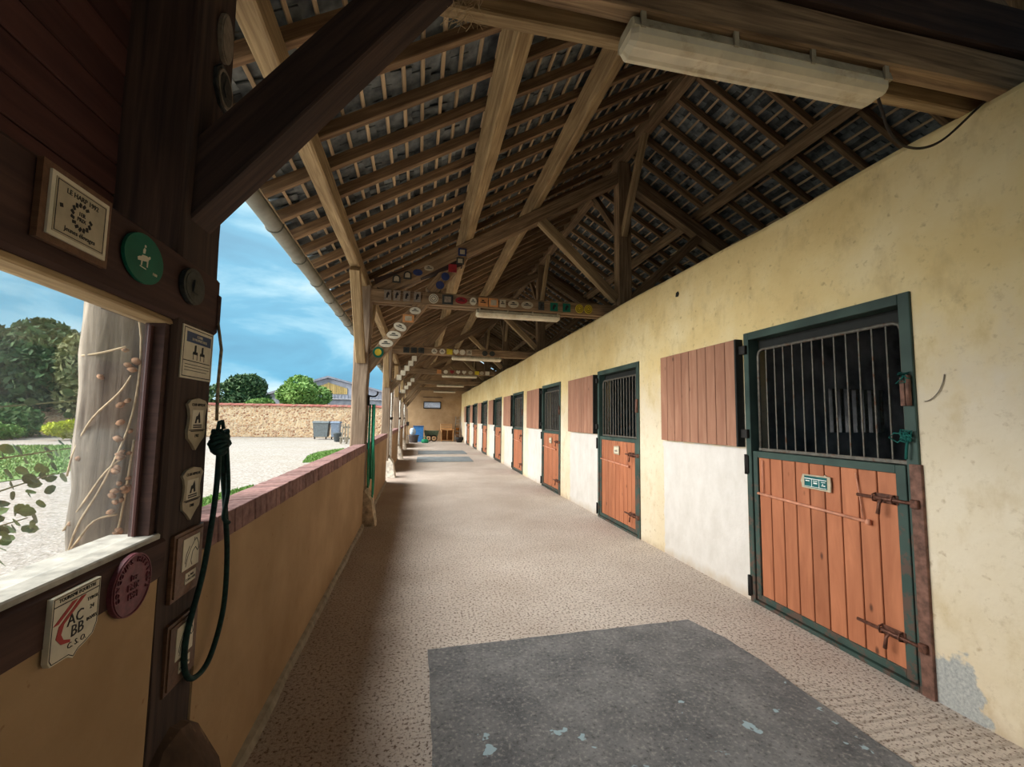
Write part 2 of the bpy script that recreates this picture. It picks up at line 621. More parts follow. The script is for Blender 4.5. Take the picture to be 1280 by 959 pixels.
def stone_wall_mat():
    g = G('rubble_stone')
    v = g.n('TexVoronoi'); v.inputs['Scale'].default_value = 5.5
    co = g.coord('World', (1, 1, 1.5), False)
    g.l(co, v.inputs['Vector'])
    sv = g.n('SeparateXYZ'); g.l(v.outputs['Color'], sv.inputs[0])
    c = g.ramp(sv.outputs['X'], [(.0, lin((146, 100, 74))), (.35, lin((196, 158, 120))), (.7, lin((214, 186, 150))), (1, lin((170, 130, 104)))])
    e = g.n('TexVoronoi', feature='DISTANCE_TO_EDGE'); e.inputs['Scale'].default_value = 5.5
    g.l(co, e.inputs['Vector'])
    c = g.mix(g.ramp(e.outputs['Distance'], [(.02, (.9, .9, .9, 1)), (.09, (0, 0, 0, 1))]), c, lin((216, 200, 172)))
    return g.done(c, .95, g.bump(e.outputs['Distance'], .6, .05))


def island_mat(name, cols, rough=.7, lo=.7, hi=1.3, sub=0):
    g = G(name)
    c = g.ramp(g.geo.outputs['Random Per Island'], [(i / (len(cols) - 1), lin(c)) for i, c in enumerate(cols)])
    c = g.bright(c, g.noise(g.coord('World', rnd=False), 1.3, 3), lo, hi)
    m = g.done(c, rough)
    if sub:
        g.b.inputs['Subsurface Weight'].default_value = 0
    MATS[name] = m
    return m


def brick_mat():
    g = G('red_brick')
    co = g.coord('World', rnd=False)
    a = g.noise(co, 30, 4)
    c = g.ramp(a, [(.3, lin((116, 84, 80))), (.7, lin((156, 122, 116)))])
    c = g.bright(c, g.oi.outputs['Random'], .8, 1.25)
    return g.done(c, .85, g.bump(a, .35, .004))


def glass_mat():
    m = bpy.data.materials.new('window_glass')
    m.use_nodes = True
    t = m.node_tree
    t.nodes.clear()
    o = t.nodes.new('ShaderNodeOutputMaterial')
    mixn = t.nodes.new('ShaderNodeMixShader')
    tr = t.nodes.new('ShaderNodeBsdfTransparent')
    gl = t.nodes.new('ShaderNodeBsdfGlossy'); gl.inputs['Roughness'].default_value = .05
    df = t.nodes.new('ShaderNodeBsdfDiffuse'); df.inputs[0].default_value = lin((225, 232, 236))
    m2 = t.nodes.new('ShaderNodeMixShader')
    nz = t.nodes.new('ShaderNodeTexNoise'); nz.inputs['Scale'].default_value = 3.5; nz.inputs['Detail'].default_value = 6
    nz2 = t.nodes.new('ShaderNodeTexNoise'); nz2.inputs['Scale'].default_value = 90
    rp = t.nodes.new('ShaderNodeValToRGB')
    rp.color_ramp.elements[0].position, rp.color_ramp.elements[0].color = .35, (.02, .02, .02, 1)
    rp.color_ramp.elements[1].position, rp.color_ramp.elements[1].color = .75, (.13, .13, .13, 1)
    tcn = t.nodes.new('ShaderNodeTexCoord')
    k = t.links.new
    k(tcn.outputs['Object'], nz.inputs['Vector'])
    k(nz.outputs['Fac'], rp.inputs[0])
    k(rp.outputs[0], mixn.inputs[0]); k(m2.outputs[0], mixn.inputs[1]); k(df.outputs[0], mixn.inputs[2])
    m2.inputs[0].default_value = .05; k(tr.outputs[0], m2.inputs[1]); k(gl.outputs[0], m2.inputs[2])
    k(mixn.outputs[0], o.inputs[0])
    return m


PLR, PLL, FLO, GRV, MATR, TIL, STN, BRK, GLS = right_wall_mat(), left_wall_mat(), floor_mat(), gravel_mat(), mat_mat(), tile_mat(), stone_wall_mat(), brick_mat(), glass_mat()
GRASS = island_mat('grass_blades', [(86, 116, 54), (108, 142, 70), (128, 160, 86)])
LAWN = plain('lawn_soil', (96, 134, 54), .9, 0, .2, 6)
LEAFD = island_mat('dark_leaves', [(46, 70, 44), (74, 100, 62), (96, 122, 76)])
LEAFB = island_mat('bright_leaves', [(96, 130, 60), (126, 158, 80), (146, 176, 98)])
LEAFM = island_mat('mid_leaves', [(66, 98, 56), (96, 130, 70), (120, 142, 88)])
LEAFY = island_mat('yellow_leaves', [(170, 180, 40), (206, 208, 60)])
LEAFO = island_mat('olive_leaves', [(110, 116, 70), (140, 140, 96), (120, 126, 84)])
STONE = plain('footing_stone', (176, 160, 136), .95, 0, .3, 9, .8)
FOOTD = plain('dark_footing', (84, 66, 54), .95, 0, .4, 5, .8, dirt=(150, 122, 92))
LIME = plain('limewashed_stone', (214, 206, 192), .9, 0, .18, 12, .8)
CEMENT = plain('cement', (150, 140, 124), .95)
WEBG = plain('straw', (166, 146, 112), .9)

# ------------------------------------------------------------------ setting: floor, ground, walls
WX, LX = 3.0, -.77           # right wall face, left wall face
DOOR0, STEP, DW, DH = 2.12, 3.475, 1.44, 2.44
NDOOR = 8
YN, YF = -2.6, 32.0
ZT = 3.40                    # wall top, underside of the tie beams
SL = .59                     # roof slope
RX = 3.45                    # ridge


def zr(x):                   # underside plane of the rafters
    return 4.73 + SL * ((x if x < RX else 2 * RX - x) - .7)


fl = MB()
nx, ny = 8, 70
v, f = [], []
for j in range(ny + 1):
    for i in range(nx + 1):
        v.append((-1.0 + (7.4 + 1.0) * i / nx, YN + (YF + .2 - YN) * j / ny, 0))
for j in range(ny):
    for i in range(nx):
        a = j * (nx + 1) + i
        f.append((a, a + 1, a + nx + 2, a + nx + 1))
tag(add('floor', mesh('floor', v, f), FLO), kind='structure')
tag(MB().box((-90, -30, -.35), (90, 130, -.02)).add('ground', GRV), kind='structure')

# right wall with its door openings, soft uneven top edge
w = MB()
edges = [YN] + sum([[DOOR0 + STEP * k, DOOR0 + STEP * k + DW] for k in range(NDOOR)], []) + [YF]
for i in range(0, len(edges), 2):
    w.box((WX, edges[i], 0), (WX + .22, edges[i + 1], DH))
R = random.Random(2)
ys = [YN + i * .4 for i in range(int((YF - YN) / .4) + 1)] + [YF]
prof = [(0, DH), (0, ZT - .05), (.012, ZT - .02), (.04, ZT), (.22, ZT), (.22, DH)]
v, f = [], []
for y in ys:
    dz = .012 * math.sin(y * 1.3) + R.uniform(-.008, .008) if 2.2 < y < 31 else 0
    for i, (dx, z) in enumerate(prof):
        v.append((WX + dx, y, z + (dz if 0 < i < 5 else 0)))
for j in range(len(ys) - 1):
    for i in range(5):
        a = j * 6 + i
        f.append((a, a + 6, a + 7, a + 1))
w.raw(v, f)
tag(w.add('wall_right', PLR), kind='structure')
# stable boxes behind: back wall, partitions, ceiling
w = MB()
added_wins = [(.9 + STEP * k, 1.85 + STEP * k) for k in range(NDOOR)]  # unseen openings, added to let daylight into the boxes
w.box((7.2, YN, 0), (7.4, YF, 1.35)).box((7.2, YN, 2.45), (7.4, YF, zr(7.2) + .17))
ed_ = [YN] + [q for p in added_wins for q in p] + [YF]
for i in range(0, len(ed_), 2):
    w.box((7.2, ed_[i], 1.35), (7.4, ed_[i + 1], 2.45))
tag(w.add('wall_back', STABLE), kind='structure')
tag(MB().box((WX + .22, YN, 2.86), (7.2, YF, 2.98)).add('ceiling', STABLE), kind='structure')
for k in range(NDOOR):
    y = 4.4 + STEP * k
    w = MB()
    if k == 0:
        w.box((WX + .22, y, 0), (7.2, y + .1, 1.5)).box((WX + .22, y, 2.03), (7.2, y + .1, 2.86))
        w.box((WX + .22, y, 1.5), (4.86, y + .1, 2.03)).box((5.71, y, 1.5), (7.2, y + .1, 2.03))
    else:
        w.box((WX + .22, y, 0), (7.2, y + .1, 2.86))
    p = tag(w.add('wall_partition', STABLE), kind='structure')
    if k == 0:
        for i in range(7):
            x = 4.93 + .118 * i
            beam('bar', (x, y - .01, 1.5), (x, y - .01, 2.03), .03, .03, BARS, p, (0, 1, 0), .004, 0)
tag(MB().box((WX + .22, YN, 0), (7.2, YN + .1, 2.86)).add('wall_partition', STABLE), kind='structure')

# unseen boarded end wall, added behind the camera to darken the aisle
w = MB()
w.prism([(-1.0, 0), (7.4, 0), (7.4, zr(7.4)), (RX, zr(RX)), (-1.0, zr(-1.0))], 0, .1, FY(0, YN, 0))
tag(w.add('wall_near_blocker', OAKD), kind='structure')
# far end wall
w = MB()
pts = [(-1.0, 0), (7.4, 0), (7.4, zr(7.4)), (RX, zr(RX)), (-1.0, zr(-1.0))]
wx0, wx1, wz0, wz1 = .28, 1.52, 2.28, 2.80
Mf = FY(0, YF, 0)
w.prism([(-1.0, 0), (wx0, 0), (wx0, zr(wx0)), (-1.0, zr(-1.0))], -.25, 0, Mf)
w.prism([(wx1, 0), (7.4, 0), (7.4, zr(7.4)), (RX, zr(RX)), (wx1, zr(wx1))], -.25, 0, Mf)
w.prism([(wx0, 0), (wx1, 0), (wx1, wz0), (wx0, wz0)], -.25, 0, Mf)
w.prism([(wx0, wz1), (wx1, wz1), (wx1, zr(wx1)), (wx0, zr(wx0))], -.25, 0, Mf)
tag(w.add('wall_far', PLL), kind='structure')
win = struct('window_2')
w = MB()
for a, b in (((wx0, wz0), (wx1, wz0 + .06)), ((wx0, wz1 - .06), (wx1, wz1)), ((wx0, wz0), (wx0 + .06, wz1)), ((wx1 - .06, wz0), (wx1, wz1))):
    w.box((a[0], YF - .03, a[1]), (b[0], YF + .06, b[1]))
w.add('window_frame', IRON, win)
MB().box((wx0 + .05, YF + .03, wz0 + .05), (wx1 - .05, YF + .035, wz1 - .05)).add('pane', GLS, win)
MB().box((wx0 - .05, YF - .04, wz1 + .28), (wx1 + .1, YF, wz1 + .32)).add('lintel', OAKD, win)

# low wall on the left, in lengths between the posts, each with a brick-on-edge cap
SEG = [(-2.6, 1.58, False), (1.86, 6.86, True), (7.14, 11.45, True), (13.4, 17.5, True), (18.9, 22.9, True), (24.2, 28.3, True)]
R = random.Random(4)
bm_ = MB().cbox((-.085, -.0365, -.05), (.085, .0365, .05), .003).me('brick')
bm_.materials.append(BRK)
for i, (a, b, cap) in enumerate(SEG):
    W_ = MB()
    n = int((b - a) / .5)
    W_.box((LX - .135, a, 0), (LX, b, 1.10))
    wl = tag(W_.add('wall_left' if i == 0 else 'wall_left', PLL), kind='structure')
    if cap:
        MB().box((LX - .135, a, 1.09), (LX - .005, b, 1.165)).add('mortar', CEMENT, wl)
        if i > 2:
            q = MB()
            y = a + .04
            while y < b - .03:
                q.cbox((LX - .15, y, 1.1), (LX + .015, y + .07, 1.205), .004); y += .079
            tag(q.add('brick_course', BRK, wl), kind='stuff')
        else:
            y = a + .04
            while y < b - .03:
                M = Matrix.Translation((LX - .065 + R.uniform(-.002, .002), y, 1.152 + R.uniform(-.002, .002))) @ Matrix.Rotation(math.radians(-3), 4, 'Y') @ Matrix.Rotation(R.uniform(-.01, .01), 4, 'Z')
                add('brick', bm_, BRK, wl, M)
                y += .079
    # raised concrete kerb at the wall foot
    k = MB()
    v, f = [], []
    n = max(2, int((b - a) / .3))
    for j in range(n + 1):
        y = a + (b - a) * j / n
        d = R.uniform(-.008, .008)
        for p in ((LX - .01, y, .05 + d * .5), (LX + .022 + d, y, .035), (LX + .035 + d, y, 0)):
            v.append(p)
    for j in range(n):
        for q in range(2):
            a_ = j * 3 + q
            f.append((a_, a_ + 3, a_ + 4, a_ + 1))
    k.raw(v, f)
    k.add('kerb', CEMENT, wl)

# ------------------------------------------------------------------ posts with stone footings and knee braces
TR = [1.72, 7.0, 12.4, 17.8, 23.15, 28.5]
POSTL = ['nearest dark oak post covered with small plaques on its aisle face', 'second oak post with a green hose hanging from its hook',
         'third oak post, with a white pipe fixed beside it', 'fourth oak post along the low wall', 'fifth oak post along the low wall', 'sixth oak post, nearest the far end wall']
XP = -.885
R = random.Random(8)


def footing_mesh(y, s, seed):
    R = random.Random(seed)
    # splayed stone foot: profile in x-z, swept along y with wobble
    prof = [(-.98, 0), (LX + .20, 0), (LX + .17, .22), (LX + .13, .42), (LX + .03, .57), (-.90, .62), (-.98, .6)]
    ny_ = 5
    v, f = [], []
    n = len(prof)
    for j in range(ny_):
        yy = y - .135 * s + .27 * s * j / (ny_ - 1)
        sh = 1 - .12 * abs(j - 2) / 2
        for x, z in prof:
            v.append((x if x < -.8 else LX + (x - LX) * sh + R.uniform(-.012, .012), yy + R.uniform(-.01, .01), z * (1 - .05 * abs(j - 2)) + (R.uniform(-.015, .015) if z else 0)))
    for j in range(ny_ - 1):
        for k in range(n):
            f.append((j * n + k, (j + 1) * n + k, (j + 1) * n + (k + 1) % n, j * n + (k + 1) % n))
    f.append(tuple(range(n)))
    f.append(tuple((ny_ - 1) * n + k for k in range(n))[::-1])
    return mesh('footing', v, f)


for i, y in enumerate(TR):
    t = thing('timber_post', POSTL[i], 'post', (XP, y, 0), 'oak posts along the courtyard side')
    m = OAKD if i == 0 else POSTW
    zt = 3.62
    if i:
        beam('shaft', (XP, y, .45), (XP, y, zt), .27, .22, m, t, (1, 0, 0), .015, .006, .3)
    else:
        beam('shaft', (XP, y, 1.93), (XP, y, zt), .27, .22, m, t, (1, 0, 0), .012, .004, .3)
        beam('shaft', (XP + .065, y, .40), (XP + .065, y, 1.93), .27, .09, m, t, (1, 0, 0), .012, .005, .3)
    o = add('stone_footing', footing_mesh(y, 1.0, i), FOOTD if i == 0 else STONE if i < 2 else LIME, t)
    o.matrix_local = MW[t.name].inverted()
    if i:
        beam('knee_brace', (XP + .0, y - 1.05, 3.56), (XP, y - .11, 2.45), .13, .13, OAKL, t, (0, 0, 1), .008, .004)
        beam('knee_brace', (XP, y + 1.05, 3.56), (XP, y + .11, 2.45), .13, .13, OAKL, t, (0, 0, 1), .008, .004)

# ------------------------------------------------------------------ roof trusses
TRL = ['dark truss overhead nearest the camera, carrying the large lamp', 'second truss whose tie beam is covered with colourful plaques',
       'third truss with a row of small round plaques', 'fourth truss with a row of pale plaques', 'fifth truss towards the far end', 'last truss just before the far end wall']
for i, y in enumerate(TR):
    t = thing('roof_truss', TRL[i], 'truss', (RX, y, ZT), 'roof trusses spanning the gallery')
    m = OAKD if i == 0 else OAK
    h = .20
    if i == 0: beam('upper_board', (-1.02, y - .085, ZT + .33), (7.2, y - .085, ZT + .33), .10, .26, OAKD, t)  # dark wood colour stands in for shade on the front beam face
    beam('tie_beam', (-1.02, y - .075, ZT - .02 + h / 2), (7.2, y - .075, ZT - .02 + h / 2), .09, h, OAK, t)
    beam('tie_beam', (-1.02, y + .085, ZT - .02 + .10), (7.2, y + .085, ZT - .02 + .10), .07, .20, OAKL if i == 0 else OAK, t)
    top = lambda x: 4.50 + SL * (x - .7)
    d = .11 / math.cos(math.atan(SL))
    beam('principal_rafter', (-.85, y, top(-.85) - d), (RX - .12, y, top(RX - .12) - d), .18, .21, OAK, t)
    beam('principal_rafter', (7.5, y, top(-.6) - d), (RX + .12, y, top(RX - .12) - d), .18, .21, OAK, t)
    beam('king_post', (RX, y, ZT + .1), (RX, y, 6.2), .2, .24, OAK, t, (1, 0, 0))
    beam('strut', (1.92, y, 5.02), (RX - .14, y, 3.72), .14, .15, OAKL if i else OAK, t)
    beam('strut', (2 * RX - 1.92, y, 5.02), (RX + .14, y, 3.72), .14, .15, OAK, t)
    beam('short_strut', (.12, y, 3.6), (.62, y, 4.26), .16, .20, OAK, t)
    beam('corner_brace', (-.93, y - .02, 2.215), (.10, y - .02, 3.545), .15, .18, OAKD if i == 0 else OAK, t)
    if i:
        beam('wind_brace', (RX - .02, y - .85, 6.25), (RX - .02, y - .08, 4.85), .10, .12, OAKL, t, (0, 1, 0))
    beam('wind_brace', (RX - .02, y + 1.25, 6.25), (RX - .02, y + .10, 4.95), .10, .12, OAK, t, (0, 1, 0))

# purlins
a = math.atan(SL)
Y0, Y1 = YN, YF - .01
for name, label, x, z, w_, h_, tilt, m in (
        ('wall_plate', 'long squared wall plate lying on the heads of the courtyard posts', -.90, 3.70, .13, .2, 0, OAKL),
        ('purlin', 'lower long purlin under the courtyard slope, left one overhead', .66, 4.60, .17, .21, -a, OAKL),
        ('purlin', 'upper long purlin under the courtyard slope, beside the near lamp', 1.80, 5.27, .17, .21, -a, OAKL),
        ('ridge_beam', 'ridge beam at the top of the tiled roof', RX, 6.33, .17, .2, 0, OAK),
        ('purlin', 'long purlin under the far roof slope above the stables', 4.95, 5.40, .15, .19, a, OAK),
        ('purlin', 'low purlin of the stable slope hidden past the wall top', 6.24, 4.60, .17, .21, a, OAK)):
    up = (math.sin(tilt), 0, math.cos(tilt))
    o = beam(name, (x, Y0, z), (x, Y1, z), w_, h_, m, None, up, .012, .006, .8)
    tag(o, label, 'beam', 'long roof timbers')

# roof skin: rafters, battens, tiles
roof = struct('roof')
RH = .10
ca, sa = math.cos(a), math.sin(a)
y = -1.46
R = random.Random(11)
while y < YF - .1:
    yy = y + R.uniform(-.02, .02)
    zc = RH / 2 / ca
    beam('rafter', (-1.40, yy, zr(-1.40) + zc), (RX - .02, yy, zr(RX - .02) + zc), .068, RH, RAFT, roof, (0, 0, 1), .006, .003, .8)
    beam('rafter', (8.2, yy, zr(8.2) + zc), (RX + .02, yy, zr(RX + .02) + zc), .068, RH, RAFT, roof, (0, 0, 1), .006, .003, .8)
    y += .46
SLEN = (RX + 1.46) / ca
BS = .180
nb = int(SLEN / BS)
for side in (0, 1):
    for r in range(nb + 1):
        s = .01 + r * BS + R.uniform(-.01, .01)
        x = -1.46 + s * ca
        z = zr(x) + (RH + .012) / ca
        X = x if side == 0 else 2 * RX - x
        if X > 7.45: continue
        beam('batten', (X, -1.7, z), (X, YF, z), .027, .024, BATT, roof, (-sa if side == 0 else sa, 0, ca), .003, .004, 1.2)
# tiles, irregular
TW, TLn = .185, .34


def tile_box(side, s, y, R):
    """8 corners of one tile lying on the battens"""
    x = -1.46 + s * ca
    tilt = R.uniform(-.09, .11)
    yw = R.uniform(-.16, .16)
    off = R.uniform(0, .012)
    pts = []
    for dz in (0, .012):
        for ds, dy in ((-.02, -TW / 2 + .004), (TLn, -TW / 2 + .004), (TLn, TW / 2 - .004), (-.02, TW / 2 - .004)):
            ss = s + ds + dy * yw
            yy = y + dy - ds * yw
            hh = RH + .026 + off + dz + .05 * (1 - (ds / TLn)) * .45 + dy * tilt
            xx = -1.46 + ss * ca - sa * hh
            zz = 4.73 + SL * (-1.46 - .7) + ss * sa + ca * hh
            pts.append((xx if side == 0 else 2 * RX - xx, yy, zz))
    return pts


tb, tf = [], []
R = random.Random(21)
ncol = int((YF + 1.7) / TW)
for side in (0, 1):
    for r in range(nb + 1):
        s = r * BS
        if side == 1 and r < 8: continue
        for c in range(ncol):
            y = -1.65 + (c + .5 * (r % 2)) * TW + R.uniform(-.01, .01)
            P = tile_box(side, s, y, R)
            if side == 0 and 2.0 < y < 4.6 and 1 <= r < 21:
                o = add('tile', mesh('tile', P, BOXF if side == 0 else [q[::-1] for q in BOXF]), TIL, roof)
                continue
            b = len(tb)
            tb += P
            tf += [tuple(i + b for i in (q if side == 0 else q[::-1])) for q in BOXF]
tag(add('tile_rows', mesh('tile_rows', tb, tf), TIL, roof), kind='stuff')
# opaque sheet added above the tiles to stop skylight leaking through
sk = MB()
for side in (0, 1):
    P = []
    for xx, hh in ((-1.5, .24), (RX + .1, .24), (RX + .1, .26), (-1.5, .26)):
        z = zr(-1.5) + SL * (xx + 1.5) + hh / ca
        for yv in (-1.75, YF + .3):
            P.append((xx if side == 0 else 2 * RX - xx, yv, z))
    v = [P[0], P[2], P[3], P[1], P[6], P[4], P[5], P[7]]
    sk.raw(v, BOXF)
sk.add('light_seal', TIL, roof)
# gutter
g_ = thing('gutter', 'round grey zinc gutter along the roof edge over the courtyard', 'gutter', (-1.46, 0, 3.46))
v, f = [], []
n = 10
ys = [-1.7 + .5 * k for k in range(69)]
gp = []
for k in range(n + 1):
    w_ = math.pi * (k / n) * 1.15 - .25
    gp.append((.08 * math.cos(w_), -.08 * math.sin(w_)))
for k in range(n, -1, -1):
    w_ = math.pi * (k / n) * 1.15 - .25
    gp.append((.074 * math.cos(w_), -.074 * math.sin(w_)))
for yv in ys:
    for dx, dz in gp:
        v.append((-1.47 + dx, yv, 3.50 + dz))
m_ = len(gp)
for j in range(len(ys) - 1):
    for k in range(m_):
        f.append((j * m_ + k, (j + 1) * m_ + k, (j + 1) * m_ + (k + 1) % m_, j * m_ + (k + 1) % m_))
add('channel', mesh('channel', [tuple(Vector(p) - Vector((-1.46, 0, 3.46))) for p in v], f, True), GUTTER, g_, MW[g_.name])
br = None
for k in range(36):
    yv = -.9 + k * .92
    q = MB()
    pts = [(-1.47 + .087 * math.cos(w_), yv, 3.50 - .087 * math.sin(w_)) for w_ in [math.pi * (j / 10) * 1.1 - .2 for j in range(11)]]
    q.tube(pts, .007, 5)
    q.add('bracket', GUTTER, g_)

# ------------------------------------------------------------------ lamps
def lampfit(y, x0, label, near):
    t = thing('tube_lamp', label, 'lamp', ((x0 + x0 + 1.42) / 2, y, 3.3), 'tube lamps under the tie beams')
    x1 = x0 + 1.40
    q = MB()
    # housing tray
    sec = [(-.085, 3.315), (-.075, 3.36), (-.05, 3.375), (.05, 3.375), (.075, 3.36), (.085, 3.315)]
    v = [(x, y + a_, b_) for x in (x0, x1) for a_, b_ in sec]
    n = len(sec)
    q.raw(v, [tuple(range(n))[::-1], tuple(range(n, 2 * n))] + [(k, (k + 1) % n, n + (k + 1) % n, n + k) for k in range(n)])
    q.add('housing', LAMPB, t)
    q = MB()
    sec = [(-.082, 3.318), (-.078, 3.285), (-.06, 3.262), (-.035, 3.256), (-.02, 3.262), (.02, 3.262), (.035, 3.256), (.06, 3.262), (.078, 3.285), (.082, 3.318)]
    n = len(sec)
    st = [(x0 - .004, .72), (x0 + .025, 1), (x1 - .025, 1), (x1 + .004, .72)]
    v = [(x, y + a_ * (s_ if s_ < 1 else 1), 3.318 - (3.318 - b_) * s_) for x, s_ in st for a_, b_ in sec]
    f = [tuple(range(n))[::-1], tuple(range(3 * n, 4 * n))]
    for j in range(3):
        f += [(j * n + k, j * n + (k + 1) % n, (j + 1) * n + (k + 1) % n, (j + 1) * n + k) for k in range(n)]
    q.raw(v, f)
    q.add('diffuser', LAMPD, t)
    for fx in (.03, .36, .66, .97):
        x = x0 + 1.4 * fx
        MB().box((x - .012, y - .09, 3.31), (x + .012, y - .078, 3.39)).add('clip', LAMPB, t)
    for fx in (.15, .85):
        x = x0 + 1.4 * fx
        MB().box((x - .015, y - .03, 3.37), (x + .015, y - .01, 3.42)).add('hanger', LAMPB, t)
    return t


LL = ['large dusty tube lamp overhead under the nearest truss', 'tube lamp under the plaque-covered second truss', 'tube lamp under the third truss',
      'small far tube lamp under the fourth truss', 'far tube lamp under the fifth truss', 'farthest tube lamp beside the end wall']
for i, y in enumerate(TR):
    lampfit(y - .02, .86, LL[i], i == 0)
o = MB().tube(spline([(2.26, 1.70, 3.33), (2.29, 1.70, 3.22), (2.36, 1.72, 3.13), (2.50, 1.76, 3.10), (2.70, 1.80, 3.14), (2.86, 1.80, 3.22), (2.96, 1.72, 3.34), (3.02, 1.66, 3.42)], 6), .007, 6).add('power_cable', CABLE)
tag(o, 'dark cable looping from the near lamp to the wall top', 'cable')
for i in (1, 2):
    o = MB().tube([(2.24, TR[i], 3.32), (2.38, TR[i] + .1, 3.18), (2.6, TR[i] + .2, 3.16), (2.98, TR[i] + .25, 3.42)], .008, 5).add('power_cable', CABLE)
    tag(o, ['', 'thin cable from the second truss lamp to the wall', 'thin cable from the third truss lamp to the wall'][i], 'cable')

# ------------------------------------------------------------------ stable doors
def build_door():
    y0, y1 = DOOR0, DOOR0 + DW
    d = struct('door_1', loc=(WX, y0, 0))
    fr = MB()
    for a_, b_ in (((y0, 0), (y0 + .07, DH)), ((y1 - .06, 0), (y1, DH)), ((y0 + .07, DH - .07), (y1 - .06, DH)), ((y0 + .07, 0), (y1 - .06, .03))):
        fr.cbox((WX - .018, a_[0], a_[1]), (WX + .10, b_[0], b_[1]), .004)
    fr.add('door_frame', GREEN, d)
    MB().box((WX + .10, y0 + .07, DH - .17), (WX + .14, y1 - .06, DH - .07)).add('lintel_board', SHUTF, d)
    MB().box((WX + .02, y0 + .064, .03), (WX + .06, y0 + .085, 1.36)).add('stop_strip', IRON, d)
    # lower leaf
    yl0, yl1, zl0, zl1 = y0 + .088, y1 - .066, .04, 1.345
    lo = MB()
    for a_, b_ in (((yl0, zl0), (yl0 + .062, zl1)), ((yl1 - .05, zl0), (yl1, zl1)), ((yl0 + .062, zl1 - .055), (yl1 - .05, zl1)), ((yl0 + .062, zl0), (yl1 - .05, zl0 + .05))):
        lo.cbox((WX - .004, a_[0], a_[1]), (WX + .05, b_[0], b_[1]), .003)
    lw = lo.add('lower_door', GREEN, d)
    n = 9
    ya, yb = yl0 + .062, yl1 - .05
    pw = (yb - ya) / n
    for k in range(n):
        yc = ya + pw * (k + .5)
        beam('plank', (WX + .022, yc, zl0 + .05), (WX + .022, yc, zl1 - .055), pw - .009, .026, DOORP, lw, (1, 0, 0), .004, 0)
    MB().box((WX + .036, ya, zl0 + .05), (WX + .05, yb, zl1 - .055)).add('backing', SHUTF, lw)
    # rubbing bar and thin rods
    rb = MB()
    rb.tube([(WX - .014, yb - .01, .975), (WX - .014, ya + .20, .945)], .011, 8)
    rb.lathe([(.002, -.002), (.02, 0), (.02, .02), (.002, .022)], 12, Matrix.Translation((WX - .014, ya + .19, .945)) @ Matrix.Rotation(math.pi / 2, 4, 'X'))
    rb.tube([(WX - .006, yb - .06, .975), (WX - .006, yb - .06, 1.27)], .005, 6)
    rb.tube([(WX - .006, ya + .22, .95), (WX - .006, ya + .26, 1.26)], .005, 6)
    rb.add('rubbing_bar', PINKB, lw)
    # bolts
    for zb, ln in ((1.12, .30), (.28, .34)):
        q = MB()
        q.cbox((WX - .010, yl0 + .05, zb - .03), (WX - .003, yl0 + .20, zb + .03), .002)
        q.tube([(WX - .028, yl0 - .075, zb), (WX - .028, yl0 + ln, zb)], .011, 8)
        for yy in (yl0 + .07, yl0 + .19):
            q.tube([(WX - .004, yy, zb - .026), (WX - .034, yy, zb - .02), (WX - .043, yy, zb), (WX - .034, yy, zb + .02), (WX - .004, yy, zb + .026)], .006, 6)
        q.tube([(WX - .030, yl0 + .13, zb), (WX - .046, yl0 + .14, zb - .03), (WX - .05, yl0 + .15, zb - .10)], [.008, .009, .012], 8)
        q.cbox((WX - .045, yl0 - .085, zb - .026), (WX - .012, yl0 - .04, zb + .026), .004)
        q.add('bolt', BOLT, lw)
    for zb in (1.22, .14):
        q = MB()
        q.cbox((WX - .035, y1 - .03, zb - .08), (WX - .012, y1 + .012, zb + .08), .003)
        q.tube([(WX - .035, y1 - .01, zb - .09), (WX - .035, y1 - .01, zb + .09)], .012, 8)
        q.add('hinge', IRON, lw)
    # grille
    gy0, gy1, gz0, gz1 = y0 + .10, y1 - .11, 1.37, 2.27
    q = MB()
    c_ = .05
    ring = [(gy0, gz0), (gy0, gz1 - c_), (gy0 + .015, gz1 - .015), (gy0 + c_, gz1), (gy1 - c_, gz1), (gy1 - .015, gz1 - .015), (gy1, gz1 - c_), (gy1, gz0)]
    q.tube([(WX + .045, a_, b_) for a_, b_ in ring], .013, 8)
    q.cbox((WX + .03, gy0 - .01, gz0 - .02), (WX + .06, gy1 + .01, gz0 + .006), .003)
    gr = q.add('grille', BARS, d)
    bars = MB().tube([(0, 0, 0), (0, 0, gz1 - gz0)], .007, 6, False).me('bar')
    for k in range(1, 13):
        yy = gy0 + (gy1 - gy0) * k / 13
        add('bar', bars, BARS, gr, Matrix.Translation((WX + .045, yy, gz0)))
    # open upper leaf folded back on the wall
    sy0, sy1, sz0, sz1 = y1 + .035, y1 + .035 + 1.34, 1.375, 2.39
    M = Matrix.Translation((WX - .055, sy0, 0)) @ Matrix.Rotation(math.radians(1.0), 4, 'Z') @ Matrix.Translation((-WX + .055, -sy0, 0))
    q = MB()
    q.cbox((WX - .045, sy0, sz0), (WX - .015, sy1, sz1), .003)
    q.cbox((WX - .085, sy0 - .01, sz0), (WX - .005, sy0 + .012, sz1), .003)
    sh = q.add('shutter', SHUTF, d)
    n = 9
    pw = (sy1 - sy0 - .014) / n
    for k in range(n):
        yc = sy0 + .014 + pw * (k + .5)
        beam('plank', (WX - .058, yc, sz0 + .003), (WX - .058, yc, sz1), pw - .009, .026, SHUTP, sh, (1, 0, 0), .004, 0)
    q = MB()
    for zb in (2.28, 1.50):
        q.cbox((WX - .05, y1 - .05, zb - .04), (WX - .02, y1 + .03, zb + .04), .003)
    q.add('hinge', IRON, sh)
    # catch on the near jamb
    q = MB()
    q.cbox((WX - .035, y0 + .045, 1.72), (WX - .018, y0 + .072, 1.90), .002)
